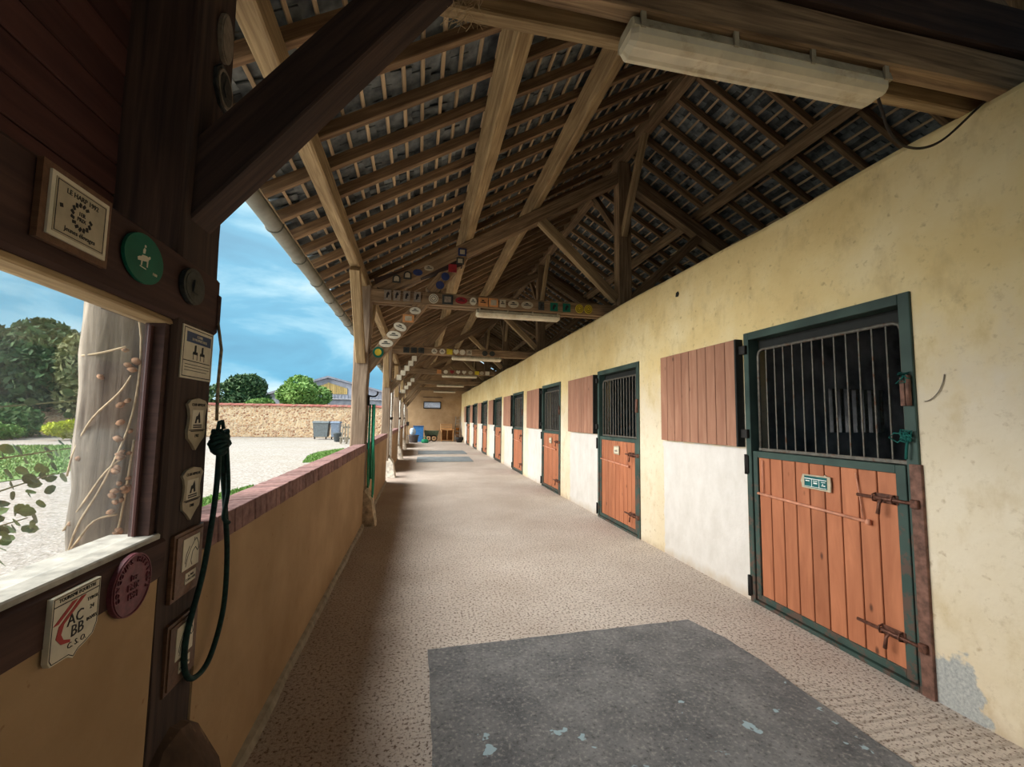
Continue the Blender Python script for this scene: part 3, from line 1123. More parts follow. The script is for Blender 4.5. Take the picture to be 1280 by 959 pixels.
    q.tube([(WX - .035, y0 + .022, 1.91), (WX - .035, y0 + .022, 1.72)], .015, 8)
    q.add('catch', RUST, d)
    return d, lw


PINKB = plain('painted_bar', (204, 142, 114), .5)
door, lw0 = build_door()


def copy_tree(o, parent=None, dM=None):
    c = o.copy()
    C.objects.link(c)
    c.parent = parent
    for ch in list(o.children):
        copy_tree(ch, c)
    return c


for k in range(1, NDOOR):
    c = copy_tree(door)
    c.name = 'door_%d' % (k + 1)
    c.location = (WX, DOOR0 + STEP * k, 0)
# steel lock-side post that shows rust at the first door
o = MB().cbox((WX - .022, DOOR0 - .012, 0), (WX + .02, DOOR0 + .055, 1.36), .003).add('rusty_jamb', RUST, door)

# small number plate on the first doors
def numplate(y, z, label, grp, rich):
    x = WX - .004
    t = thing('door_plaque', label, 'plaque', (x, y, z), grp)
    M = FN(x, y, z)
    out_ = [(-.15, -.055), (.15, -.06), (.155, .0), (.15, .06), (.11, .062), (.10, .075), (.085, .062), (-.14, .058), (-.155, .02), (-.165, .0), (-.155, -.02)]
    if not rich: out_ = [(px_ * .72, py_ * 1.15) for px_, py_ in out_]
    out_ = [(px_ * .82, py_ * .92) for px_, py_ in out_]
    MB().prism(out_, 0, .010, M).add('plate_border', CREAM2, t)
    sx_ = .78 if rich else .56
    MB().prism([(-.125 * sx_, -.040), (.125 * sx_, -.042), (.125 * sx_, .046), (-.125 * sx_, .044)], .010, .013, M).add('panel', TEAL if rich else CREAM, t)
    if rich:
        q = MB()
        for a_, b_, c_, d_ in ((-.095, .022, .095, .028), (-.095, -.036, .095, -.033), (-.034, -.034, -.030, .022), (.030, -.034, .034, .022),
                               (-.085, .004, -.05, .011), (-.016, -.010, .016, .0), (.052, -.02, .084, -.012), (-.02, .008, .02, .013), (.05, .008, .085, .012), (.06, -.02, .066, .0)):
            q.prism([(a_, b_), (c_, b_), (c_, d_), (a_, d_)], .013, .0138, M)
        q.add('emblem', WHITEL, t)
    else:
        q = MB()
        q.prism([(-.05, .0), (.03, .01), (.05, -.02), (-.04, -.025)], .013, .0138, M)
        q.add('emblem', GREYPL, t)
    return t


TEAL = plain('teal_enamel', (22, 92, 94), .4)
numplate(2.845, 1.15, 'small teal and cream plaque on the nearest stable door', 'plaques on the stable doors', True)
numplate(2.845 + STEP, 1.15, 'pale square plaque on the second stable door', 'plaques on the stable doors', False)
numplate(2.845 + STEP * 2, 1.13, 'tiny plaque on the third stable door', 'plaques on the stable doors', False)

# twine and wire beside the first door
for z0, lab in ((1.90, 'dark green twine knotted round the top of the catch on the nearest door'), (1.54, 'bright green twine tangled on the jamb of the nearest door')):
    t = MB()
    R = random.Random(int(z0 * 100))
    p = Vector((WX - .03, DOOR0 + .04, z0))
    for s in range(5 if z0 < 1.8 else 3):
        pts = [p + Vector((R.uniform(-.025, .0), R.uniform(-.035, .04), R.uniform(-.05, .035))) for _ in range(9)]
        t.tube(pts, .004, 5)
    if z0 < 1.8:
        t.tube([p, p + Vector((-.02, .07, .01)), p + Vector((-.02, .10, -.02)), p + Vector((-.02, .05, -.05)), p], .005, 5)
        t.tube([p, p + Vector((-.02, .0, -.08)), p + Vector((-.015, .01, -.15))], .008, 5)
    tag(t.add('twine', TEALR), lab, 'twine') if False else tag(t.add('twine', plain('twine_green', (24, 92, 84), .8)), lab, 'twine')
o = MB().tube(spline([(WX - .006, 1.965, 1.90), (WX - .008, 1.975, 1.85), (WX - .01, 2.0, 1.795), (WX - .01, 2.04, 1.755), (WX - .006, 2.075, 1.745)], 5), .003, 5).add('wire_hook', GREYPL)
tag(o, 'thin curved wire on the plaster beside the nearest door', 'wire')
q = MB(); q.prism([(-.03, -.025), (.01, -.03), (.03, .0), (.015, .03), (-.02, .02)], 0, .012, FN(WX, 4.64, 3.13))
tag(q.add('metal_tab', IRON), 'small dark tab stuck high on the yellow wall', 'tab')

# ------------------------------------------------------------------ near bay on the left: boards, rail, window
ba = struct('trim_1')
z = 2.10
k = 0
while z < 3.62:
    beam('board', (-.99, YN, z + .05), (-.99, 1.60, z + .05), .096, .022, REDP, ba, (1, 0, 0), .004, .0015)
    z += .10
MB().box((-1.03, YN, 2.0), (-1.003, 1.62, 3.66)).add('sheathing', OAKD, ba)
rl = beam('rail', (-.795, YN, 2.015), (-.795, 1.86, 2.015), .05, .215, RAILW, None, (0, 0, 1), .01, .003, .4)
tag(rl, 'dark horizontal plank above the glazed opening bearing plaques', 'rail')
rl2 = beam('rail', (-.82, YN, 1.898), (-.82, 1.585, 1.898), .075, .020, OAKL, None, (0, 0, 1), .005, .003, .4)
tag(rl2, 'pale wooden head piece just above the glass', 'rail')
rl3 = beam('rail', (-.80, YN, 1.155), (-.80, 1.60, 1.155), .07, .125, RAILW, None, (0, 0, 1), .01, .003, .4)
tag(rl3, 'dark sill rail below the glass resting on the plaster', 'rail')
w1 = struct('window_1')
beam('sill', (-.845, YN, 1.222), (-.845, 1.585, 1.222), .14, .022, plain('pale_sill', (172, 168, 158), .7, 0, .15, 20, .5), w1, (0, 0, 1), .004, .001)
MB().box((-.845, 1.555, 1.233), (-.79, 1.586, 1.888)).add('jamb', RAILW, w1)
beam('glazing_bead', (-.825, 1.548, 1.235), (-.825, 1.548, 1.875), .012, .012, REDP, w1, (0, 1, 0), .003, 0)
beam('jamb', (-.83, .1, 1.235), (-.83, .1, 1.87), .06, .06, RAILW, w1, (0, 1, 0), .004, 0)
for a_, b_ in ((.13, 1.55), (-1.4, .07)):
    MB().box((-.836, a_, 1.234), (-.832, b_, 1.89)).add('pane', GLS, w1)

# ------------------------------------------------------------------ plaques
def text(body, size, M, m, parent, name='lettering', ex=.0006, align='CENTER'):
    cu = bpy.data.curves.new('lettering', 'FONT')
    cu.body = body
    cu.size = size
    cu.extrude = ex
    cu.resolution_u = 2
    cu.align_x = align
    cu.align_y = 'CENTER'
    tmp = bpy.data.objects.new('lettering_curve', cu)
    me = bpy.data.meshes.new_from_object(tmp)
    bpy.data.objects.remove(tmp)
    me.materials.clear()
    me.materials.append(m)
    return add(name, me, m, parent, M)


def ellipse(rx, ry, n=28):
    return [(rx * math.cos(2 * math.pi * k / n), ry * math.sin(2 * math.pi * k / n)) for k in range(n)]


def rect(w, h):
    return [(-w / 2, -h / 2), (w / 2, -h / 2), (w / 2, h / 2), (-w / 2, h / 2)]


T = Matrix.Translation
XR = LX + .003      # face of the rail
GP = 'plaques on the nearest post and rail'
# framed certificate
t = thing('framed_plaque', 'square wood-framed award plaque on the rail, leftmost at the top', 'plaque', (XR, 1.12, 2.035), GP)
M = FX(XR, 1.12, 2.033)
q = MB()
for s_, a_, b_ in ((.096, 0, .012),):
    q.prism(rect(.20, .165), a_, b_, M)
q.add('backboard', PLAQW, t)
MB().prism(rect(.168, .135), .012, .017, M).add('plate_border', CREAM, t)
MB().prism(rect(.148, .116), .017, .0185, M).add('panel', CREAM2, t)
q = MB()
for w_, h_, th in ((.142, .110, .0014),):
    for a_, b_, c_, d_ in ((-w_ / 2, -h_ / 2, w_ / 2, -h_ / 2 + th), (-w_ / 2, h_ / 2 - th, w_ / 2, h_ / 2), (-w_ / 2, -h_ / 2, -w_ / 2 + th, h_ / 2), (w_ / 2 - th, -h_ / 2, w_ / 2, h_ / 2)):
        q.prism([(a_, b_), (c_, b_), (c_, d_), (a_, d_)], .0185, .0192, M)
R = random.Random(3)
for k in range(14):
    an = math.radians(-60 + 300 * k / 13 + 0) + math.pi * .5 + .5
    cx_, cy_ = .027 * math.cos(an), .027 * math.sin(an)
    q.prism([(cx_ + .006 * math.cos(an + 2 + b_), cy_ + .006 * math.sin(an + 2 + b_)) for b_ in (0, 1.2, 3.1, 4.3)], .0185, .0192, M)
q.prism([(-.060, -.002), (-.052, .0), (-.054, .008), (-.062, .006)], .0185, .0192, M)
q.add('emblem', INK, t)
text('LE HARP 1992', .0155, M @ T((0, .040, .0188)), INK, t)
text('1ER\nPRIX', .0125, M @ T((0, .0, .0188)), INK, t)
text('Jeunes élevages', .0145, M @ T((0, -.041, .0188)), INK, t)

# green disc with a rider
t = thing('round_plaque', 'round green enamel plaque with a pale horse rider', 'plaque', (XR, 1.372, 2.03), GP)
M = FX(XR, 1.372, 2.03)
MB().prism(ellipse(.088, .068), 0, .008, M).add('disc', GRENAM, t)
q = MB()
for poly in ([(-.012, .012), (-.004, .014), (-.002, .026), (-.008, .03), (-.013, .022)], [(-.007, .032), (-.001, .032), (-.001, .038), (-.007, .038)],
             [(-.02, -.01), (.012, -.004), (.016, .006), (.006, .010), (-.014, .008), (-.026, -.004)], [(-.032, -.012), (-.02, -.01), (-.024, .002), (-.034, -.004)],
             [(-.018, -.022), (-.014, -.022), (-.012, -.008), (-.017, -.008)], [(.008, -.020), (.012, -.020), (.013, -.003), (.008, -.004)],
             [(.012, .0), (.022, .008), (.020, .014), (.010, .008)], [(-.022, -.026), (.006, -.028), (.006, -.026), (-.022, -.024)]):
    q.prism(poly, .008, .0092, M)
q.add('emblem', CREAM, t)
text('1988', .011, M @ T((.048, -.03, .0085)), CREAM, t)
# dark round
t = thing('round_plaque', 'small dark bronze round plaque at the rail end by the post', 'plaque', (XR, 1.635, 2.03), GP)
M = FX(XR, 1.635, 2.03)
MB().prism(ellipse(.070, .060), 0, .014, M).add('disc', DARKPL, t)
q = MB().prism(ellipse(.058, .050), .014, .016, M)
q.prism([(-.02, -.02), (.015, -.025), (.02, .0), (.005, .02), (-.015, .02)], .016, .022, M)
q.add('relief', DARKPL, t)
# high oval and octagonal on the post
XS = XP + .112
t = thing('oval_plaque', 'tall grey oval plaque high on the nearest post', 'plaque', (XS, 1.755, 3.03), GP)
M = FX(XS, 1.752, 3.03)
MB().prism(ellipse(.052, .095), 0, .014, M).add('disc', GREYPL, t)
MB().prism(ellipse(.044, .085), .014, .017, M).add('relief', GREYPL, t)
t = thing('octagonal_plaque', 'dark octagonal plaque under the oval one on the nearest post', 'plaque', (XS, 1.765, 2.835), GP)
M = FX(XS, 1.765, 2.835) @ Matrix.Rotation(math.pi / 8, 4, 'Z')
MB().prism(ellipse(.075, .085, 8), 0, .012, M).add('disc', DARKPL, t)
MB().prism(ellipse(.060, .070, 16), .012, .016, M).add('relief', GREYPL, t)
q = MB().prism(ellipse(.050, .058, 16), .016, .017, M); q.prism([(-.02, -.03), (.02, -.03), (.03, .0), (.0, .035), (-.03, .0)], .017, .021, M)
q.add('emblem', DARKPL, t)
# block on the rail end
t = MB(); t.cbox((LX - .03, 1.845, 1.94), (LX + .006, 1.868, 2.06), .004)
tag(t.add('wood_block', RAILW), 'small worn wood block capping the rail end', 'block', GP)
# poster
t = thing('notice_plate', 'cream notice plate with a blue title band on the nearest post', 'plaque', (XS, 1.73, 1.812), GP)
M = FX(XS, 1.725, 1.812)
MB().prism(rect(.215, .178), 0, .004, M).add('plate', CREAM, t)
q = MB()
for a_, b_, c_, d_ in ((-.1, -.083, .1, -.080), (-.1, .080, .1, .083), (-.1, -.083, -.097, .083), (.097, -.083, .1, .083),
                       (-.095, -.03, .09, -.027), (-.085, -.042, .09, -.040), (-.085, -.052, .085, -.050), (-.085, -.062, .07, -.060)):
    q.prism([(a_, b_), (c_, b_), (c_, d_), (a_, d_)], .004, .0045, M)
for cx_ in (-.02, .03):
    q.prism([(cx_ - .008, .0), (cx_ + .006, .0), (cx_ + .006, .030), (cx_ - .006, .028)], .004, .0045, M)
    q.prism([(cx_ - .018, -.004), (cx_ + .018, -.004), (cx_ + .016, .006), (cx_ - .014, .006)], .004, .0045, M)
    for dx in (-.014, .012):
        q.prism([(cx_ + dx, -.022), (cx_ + dx + .004, -.022), (cx_ + dx + .003, -.002), (cx_ + dx, -.002)], .004, .0045, M)
q.add('emblem', INK, t)
MB().prism([(-.082, .035), (.088, .035), (.088, .070), (-.082, .070)], .004, .0048, M).add('title_band', INKB, t)
text('ECURIE\nDE PROPRIETAIRES', .0125, M @ T((.004, .053, .005)), CREAM, t)


def shield(y, z, label, y2):
    t = thing('shield_plaque', label, 'plaque', (XS, y, z), GP)
    M = FX(XS, y, z)
    o_ = [(0, -.088), (.03, -.062), (.056, -.045), (.062, -.02), (.055, .0), (.052, .03), (.06, .055), (.072, .07), (.05, .086), (0, .094), (-.05, .086), (-.072, .07), (-.06, .055), (-.052, .03), (-.055, .0), (-.062, -.02), (-.056, -.045), (-.03, -.062)]
    MB().prism(o_, 0, .009, M).add('shield', CREAM2, t)
    q = MB()
    q.prism([(-.040, -.014), (.040, -.014), (.038, .052), (-.038, .052)], .009, .0095, M)
    q.add('panel', CREAM, t)
    q = MB()
    for a_, b_, c_, d_ in ((-.055, -.019, .055, -.016), (-.044, -.023, .044, -.020), (-.03, -.003, .03, .001), (-.03, -.010, .03, -.006)):
        q.prism([(a_, b_), (c_, b_), (c_, d_), (a_, d_)], .0095, .0102, M)
    q.prism([(-.02, .006), (-.012, .03), (-.002, .032), (.008, .046), (.014, .03), (.018, .008), (.008, .006), (.004, .02), (-.006, .018), (-.01, .006)], .0095, .0102, M)
    q.add('emblem', INK, t)
    text('CLUB HIPPIQUE', .0135, M @ T((0, .070, .0095)), INK, t)
    text(y2, .015, M @ T((0, -.038, .0095)), INK, t)


shield(1.745, 1.565, 'upper shield-shaped show plaque on the nearest post', '1987')
shield(1.745, 1.325, 'lower shield-shaped show plaque on the nearest post', '1988')


def horse_picture(y, z, label):
    t = thing('picture_plaque', label, 'plaque', (XS, y, z), GP)
    M = FX(XS, y, z)
    MB().prism(rect(.195, .215), 0, .012, M).add('backboard', PLAQW, t)
    MB().prism(rect(.172, .192), .012, .017, M).add('raised_board', PLAQW, t)
    MB().prism([(-.052, -.022), (.058, -.022), (.058, .082), (-.052, .082)], .017, .019, M).add('picture', CREAM, t)
    q = MB()
    # horse-head drawing in lines
    for pts in ([(-.03, -.012), (-.02, .02), (.0, .045), (.02, .062), (.035, .07)], [(.035, .07), (.05, .05), (.055, .03), (.045, .025), (.03, .04)], [(.03, .04), (.012, .03), (.004, .0), (.012, -.015)], [(-.035, .0), (-.028, .03), (-.01, .052)], [(.02, .062), (.022, .075)]):
        for (ax, ay), (bx, by) in zip(pts, pts[1:]):
            dx, dy = bx - ax, by - ay
            l_ = math.hypot(dx, dy); nx_, ny_ = -dy / l_ * .0013, dx / l_ * .0013
            q.prism([(ax + nx_, ay + ny_), (ax - nx_, ay - ny_), (bx - nx_, by - ny_), (bx + nx_, by + ny_)], .019, .0196, M)
    q.add('drawing', INK, t)
    MB().prism([(-.025, -.072), (.045, -.072), (.045, -.036), (-.025, -.036)], .017, .019, M).add('caption_plate', CREAM, t)
    text('3e PRIX\nCONCOURS', .0115, M @ T((.01, -.054, .0192)), INK, t)


horse_picture(1.742, 1.10, 'upper wooden plaque with a horse drawing on the nearest post')
horse_picture(1.742, .815, 'lower wooden plaque with a horse drawing on the nearest post')

# club plate on the sill rail
XQ = LX + .006
t = thing('club_plate', 'white enamel club plate with red figure and black letters', 'plaque', (XQ, 1.222, 1.132), GP)
M = FX(XQ, 1.222, 1.132)
o_ = [(-.072, .070), (.072, .070), (.072, -.035), (.060, -.058), (.035, -.068), (.015, -.073), (0, -.085), (-.015, -.075), (-.045, -.074), (-.065, -.073), (-.072, -.062)]
MB().prism(o_, 0, .012, M).add('plate', CREAM, t)
q = MB()
for a_, b_ in zip(o_, o_[1:] + o_[:1]):
    ax, ay, bx, by = a_[0] * .95, a_[1] * .95, b_[0] * .95, b_[1] * .95
    dx, dy = bx - ax, by - ay; l_ = math.hypot(dx, dy); nx_, ny_ = -dy / l_ * .0008, dx / l_ * .0008
    q.prism([(ax + nx_, ay + ny_), (ax - nx_, ay - ny_), (bx - nx_, by - ny_), (bx + nx_, by + ny_)], .012, .0126, M)
q.prism([(-.068, .048), (.068, .048), (.068, .050), (-.068, .050)], .012, .0126, M)
q.add('line_border', INK, t)
q = MB()
for pl in ([(-.066, .010), (-.052, .010), (.0, .045), (-.016, .045)], [(-.05, .004), (-.036, .004), (.026, .046), (.010, .046)], [(-.05, .004), (-.036, .004), (-.042, -.016), (-.034, -.030), (-.014, -.038), (-.014, -.044), (-.04, -.038), (-.056, -.02)]):
    q.prism(pl, .012, .013, M)
q.add('emblem', INKR, t)
text('TOURISME EQUESTRE', .0115, M @ T((0, .059, .0125)), INK, t)
text('AC', .036, M @ T((-.002, .004, .0125)), INK, t)
text('BB', .036, M @ T((.006, -.024, .0125)), INK, t)
text('TYROS', .011, M @ T((.048, .030, .0125)), INK, t)
text('24', .014, M @ T((.048, .010, .0125)), INK, t)
text('BOXES', .011, M @ T((.050, -.016, .0125)), INK, t)
text('C. S. O.', .018, M @ T((.008, -.052, .0125)), INK, t)
# maroon cast disc
t = thing('round_plaque', 'maroon cast round plaque with raised letters under the window', 'plaque', (XQ, 1.425, 1.135), GP)
M = FX(XQ, 1.425, 1.135)
MB().prism(ellipse(.085, .082, 36), 0, .012, M).add('disc', MAROON, t)
q = MB()
for rad, th in ((.080, .003),):
    n = 36
    for k in range(n):
        a0, a1 = 2 * math.pi * k / n, 2 * math.pi * (k + 1) / n
        q.prism([(rad * math.cos(a0), rad * math.sin(a0)), (rad * math.cos(a1), rad * math.sin(a1)), ((rad - th) * math.cos(a1), (rad - th) * math.sin(a1)), ((rad - th) * math.cos(a0), (rad - th) * math.sin(a0))], .012, .015, M)
q.add('rim', MAROON, t)
for k, chh in enumerate('CONCOURS HIPPIQUE'):
    if chh == ' ': continue
    an = math.radians(200 - 220 * k / 16)
    text(chh, .019, M @ T((.065 * math.cos(an), .065 * math.sin(an), .0135)) @ Matrix.Rotation(an - math.pi / 2, 4, 'Z'), MAROON, t, ex=.0022)
text('1er\nPRIX\n1991', .024, M @ T((0, -.005, .0135)), MAROON, t, ex=.0022)


# plaques on the tie beams and corner braces further along
def small_plaque(Y, x, z, shape, w_, h_, m, label, grp, inner=None, rot=0):
    t = thing('wall_plaque', label, 'plaque', (x, Y, z), grp)
    M = FY(x, Y, z) @ Matrix.Rotation(rot, 4, 'Z')
    if shape == 'o': p = ellipse(w_ / 2, h_ / 2, 20)
    elif shape == 'h': p = [(0, -h_ / 2), (w_ / 2, 0), (w_ / 2.4, h_ / 2.2), (w_ / 6, h_ / 2), (0, h_ / 3), (-w_ / 6, h_ / 2), (-w_ / 2.4, h_ / 2.2), (-w_ / 2, 0)]
    elif shape == 'a': p = [(-w_ / 2, -h_ / 2), (w_ / 2, -h_ / 2), (w_ / 2, h_ / 8), (w_ / 3, h_ / 2.6), (0, h_ / 2), (-w_ / 3, h_ / 2.6), (-w_ / 2, h_ / 8)]
    else: p = rect(w_, h_)
    MB().prism(p, 0, .014, M).add('plate', m, t)
    if inner is not None:
        if inner == 'horse':
            q = MB().prism([(-w_ * .22, -h_ * .3), (w_ * .0, -h_ * .3), (w_ * .08, -h_ * .02), (w_ * .26, h_ * .05), (w_ * .2, h_ * .22), (w_ * .02, h_ * .34), (-w_ * .18, h_ * .1)], .014, .019, M)
            q.add('relief', INK, t)
        elif inner == 'bars':
            q = MB()
            q.prism([(-w_ * .3, -h_ * .10), (w_ * .3, -h_ * .10), (w_ * .3, h_ * .0), (-w_ * .3, h_ * .0)], .014, .018, M)
            q.prism([(-w_ * .2, h_ * .1), (w_ * .15, h_ * .1), (w_ * .05, h_ * .25), (-w_ * .1, h_ * .25)], .014, .018, M)
            q.add('emblem', INK, t)
        elif inner == 'ring':
            q = MB(); n = 16
            for rad in (.40, .22):
                for k in range(n):
                    a0, a1 = 2 * math.pi * k / n, 2 * math.pi * (k + 1) / n
                    q.prism([(w_ * rad * math.cos(a0), h_ * rad * math.sin(a0)), (w_ * rad * math.cos(a1), h_ * rad * math.sin(a1)), (w_ * (rad - .05) * math.cos(a1), h_ * (rad - .05) * math.sin(a1)), (w_ * (rad - .05) * math.cos(a0), h_ * (rad - .05) * math.sin(a0))], .014, .018, M)
            q.add('emblem', INK, t)
        else:
            MB().prism([(a_ * .62, b_ * .62) for a_, b_ in p], .014, .018, M).add('panel', inner, t)


YA = TR[1] - .075 - .045 - .016
G1 = 'plaques along the second truss tie beam'
for k, x in enumerate((-.53, -.395, -.245, -.085)):
    small_plaque(YA, x, 3.485, 'r', .105, .155, GREYPL, 'grey horse-relief plaque, %s of four at the left of the second tie beam' % ('first', 'second', 'third', 'last')[k], G1, 'horse')
for x, sh_, w_, h_, m, inn, lb in (
        (.165, 'o', .15, .15, CREAM, 'ring', 'white ringed round plaque right of the four horse plaques'),
        (.385, 'r', .17, .15, DARKPL, GREYPL, 'dark grey rectangular plaque beside the white ringed one'),
        (.60, 'o', .19, .11, REDEN, 'bars', 'dark red oval plaque on the second tie beam'),
        (.79, 'o', .11, .12, CREAM, 'bars', 'small cream round plaque right of the red oval'),
        (.95, 'r', .15, .14, ORNG, 'bars', 'left one of two orange wooden plaques on the second tie beam'),
        (1.12, 'r', .15, .14, ORNG, CREAM2, 'right one of two orange wooden plaques on the second tie beam'),
        (1.27, 'r', .10, .12, CREAM2, 'bars', 'narrow pale plaque beyond the orange pair'),
        (1.45, 'o', .18, .12, CREAM2, 'bars', 'left one of two pale ovals above the second lamp'),
        (1.68, 'o', .20, .12, CREAM2, 'bars', 'right one of two pale ovals above the second lamp'),
        (1.92, 'r', .10, .14, DARKPL, 'horse', 'small dark plaque right of the pale ovals'),
        (2.14, 'r', .13, .14, GRENAM, 'horse', 'left one of two dark green plaques on the second tie beam'),
        (2.36, 'r', .13, .14, GRENAM, 'horse', 'right one of two dark green plaques on the second tie beam'),
        (2.585, 'o', .14, .15, YELL, 'ring', 'left one of two ochre rosettes near the stable wall'),
        (2.745, 'o', .14, .15, YELL, 'ring', 'right one of two ochre rosettes near the stable wall')):
    small_plaque(YA, x, 3.475, sh_, w_, h_, m, lb, G1, inn)
YB = TR[1] - .02 - .075 - .016
G2 = 'plaques up the corner brace of the second truss'
for x, z, sh_, w_, h_, m, inn, lb, rt in (
        (-.11, 3.27, 'o', .17, .11, CREAM, 'bars', 'topmost cream oval plaque on the corner brace', 0),
        (-.21, 3.14, 'r', .17, .12, ORNG, CREAM2, 'orange wooden plaque on the corner brace', 0),
        (-.33, 3.00, 'o', .20, .12, CREAM, 'bars', 'tilted cream oval plaque below the orange one on the brace', -.35),
        (-.42, 2.87, 'o', .21, .12, CREAM, 'bars', 'cream oval plaque in the middle of the corner brace', 0),
        (-.53, 2.735, 'o', .21, .12, CREAM, 'bars', 'lowest cream oval plaque on the corner brace', 0),
        (-.64, 2.59, 'o', .16, .17, GRENAM, YELL, 'green and yellow round plaque at the foot of the brace', 0)):
    small_plaque(YB, x, z, sh_, w_, h_, m, lb, G2, inn, rt)
YC = TR[1] - .09 - .016
G3 = 'plaques on the rafter foot of the second truss'
beam('gusset_board', (-.72, TR[1] - .015, 3.66), (.58, TR[1] - .015, 4.16), .14, .20, OAKD, bpy.data.objects['roof_truss.001'])
for x, z, sh_, w_, h_, m, inn, lb in (
        (-.41, 3.76, 'a', .12, .13, DARKPL, CREAM2, 'arched grey plaque low on the rafter foot'),
        (-.245, 3.83, 'a', .12, .13, DARKPL, CREAM2, 'arched grey plaque second up the rafter foot'),
        (-.09, 3.885, 'o', .15, .10, NAVY, None, 'small blue oval plaque on the rafter foot'),
        (.08, 3.97, 'o', .15, .09, CREAM2, 'bars', 'pale oval plaque above the blue ones on the rafter foot'),
        (.26, 3.71, 'o', .13, .13, NAVY, None, 'lower one of two navy round plaques on the short strut'),
        (.34, 3.855, 'o', .13, .13, NAVY, None, 'upper one of two navy round plaques on the short strut'),
        (.45, 4.00, 'r', .13, .13, REDEN, None, 'dark red square plaque on the short strut'),
        (.57, 4.13, 'r', .12, .11, DARKPL, CREAM2, 'small triangle-marked plaque under the lower purlin'),
        (.60, 4.28, 'r', .13, .12, NAVY, CREAM2, 'blue-edged square plaque at the top of the short strut')):
    small_plaque(YC, x, z, sh_, w_, h_, m, lb, G3, inn)
YD = TR[2] - .075 - .045 - .016
G4 = 'plaques along the third truss tie beam'
for x, sh_, m, inn, lb in (
        (-.40, 'r', DARKPL, 'bars', 'dark plaque at the left end of the third tie beam'), (-.20, 'r', DARKPL, 'bars', 'dark plaque second from the left on the third tie beam'), (.0, 'r', DARKPL, 'bars', 'dark plaque third from the left on the third tie beam'),
        (.36, 'o', CREAM, 'bars', 'left one of two cream discs on the third tie beam'), (.58, 'o', CREAM, 'bars', 'right one of two cream discs on the third tie beam'),
        (.78, 'r', YELL, None, 'ochre square plaque on the third tie beam'), (.96, 'h', CREAM, None, 'white heart plaque on the third tie beam'),
        (1.14, 'o', CREAM, None, 'plain white disc on the third tie beam'), (1.33, 'r', CREAM2, 'bars', 'pale lettered plaque on the third tie beam'),
        (1.78, 'o', DARKPL, None, 'left one of two dark discs on the third tie beam'), (1.99, 'o', DARKPL, None, 'right one of two dark discs on the third tie beam')):
    small_plaque(YD, x, 3.465, sh_, .16, .15, m, lb, G4, inn)
YE = TR[3] - .136
G5 = 'plaques along the fourth truss tie beam'
for k, x in enumerate((.73, .99, 1.24, 1.49, 1.73, 1.99, 2.25, 2.45, 2.68)):
    small_plaque(YE, x, 3.465, 'rohhhoror'[k], .17, .15, (ORNG, CREAM, REDEN, CREAM, CREAM, CREAM2, YELL, CREAM2, CREAM)[k],
                 '%s small plaque from the left on the fourth tie beam' % ('first', 'second', 'third', 'fourth', 'fifth', 'sixth', 'seventh', 'eighth', 'ninth')[k], G5, None)
G6 = 'white squares stepping up the far corner braces'
for k, (x, z) in enumerate(((-.18, 3.24), (-.27, 3.10), (-.37, 2.96), (-.47, 2.83), (-.57, 2.70))):
    small_plaque(TR[2] - .112, x, z, 'r', .13, .14, CREAM, 'white square plaque on the third truss brace, %s from the bottom' % ('fifth', 'fourth', 'third', 'second', 'first')[k], G6, None)
for k, (x, z) in enumerate(((-.30, 3.10), (-.42, 2.94), (-.53, 2.80), (-.64, 2.64))):
    small_plaque(TR[3] - .112, x, z, 'r', .15, .14, CREAM, 'white square plaque on the fourth truss brace, %s from the bottom' % ('fourth', 'third', 'second', 'first')[k], G6, None)

# ------------------------------------------------------------------ rope and hose
XRo = -.745
t = thing('lead_rope', 'dark green lead rope hanging in a long loop at the nearest post', 'rope', (XRo, 1.84, 1.5))
MB().tube([(XRo - .03, 1.86, 1.99), (XRo + .0, 1.845, 1.85), (XRo + .005, 1.825, 1.72), (XRo + .005, 1.835, 1.58)], .006, 6).add('pale_cord', ROPEP, t)
q = MB()
# wound knot
R = random.Random(6)
for k in range(7):
    c0 = Vector((XRo + .02, 1.835, 1.50 + .011 * (k - 3)))
    rad = .030 - abs(k - 3) * .003
    pts = [c0 + Vector((rad * math.cos(an), (rad + .008) * math.sin(an), .010 * math.sin(an * 2 + k))) for an in [2 * math.pi * j / 12 + k for j in range(13)]]
    q.tube(pts, .0085, 6)
q.lathe([(.005, 1.46), (.026, 1.48), (.028, 1.52), (.006, 1.55)], 10, T((XRo + .02, 1.835, 0)))
q.tube([(XRo + .02, 1.81, 1.545), (XRo + .02, 1.82, 1.575), (XRo + .02, 1.845, 1.578), (XRo + .02, 1.86, 1.55)], .007, 6)
q.add('knot', ROPE, t)


MB().tube(spline([(XRo + .02, 1.835, 1.50), (XRo + .02, 1.83, 1.30), (XRo + .01, 1.80, 1.05), (XRo, 1.735, .86), (XRo, 1.74, .74), (XRo + .005, 1.80, .685), (XRo + .01, 1.90, .70), (XRo + .015, 1.98, .84), (XRo + .02, 1.97, 1.05), (XRo + .02, 1.92, 1.25), (XRo + .02, 1.85, 1.48)], 8), .0095, 8).add('loop', ROPE, t)
MB().tube(spline([(XRo + .035, 1.86, 1.48), (XRo + .04, 1.885, 1.32), (XRo + .035, 1.875, 1.22), (XRo + .045, 1.90, 1.19)], 6), .008, 8).add('loose_end', ROPE, t)

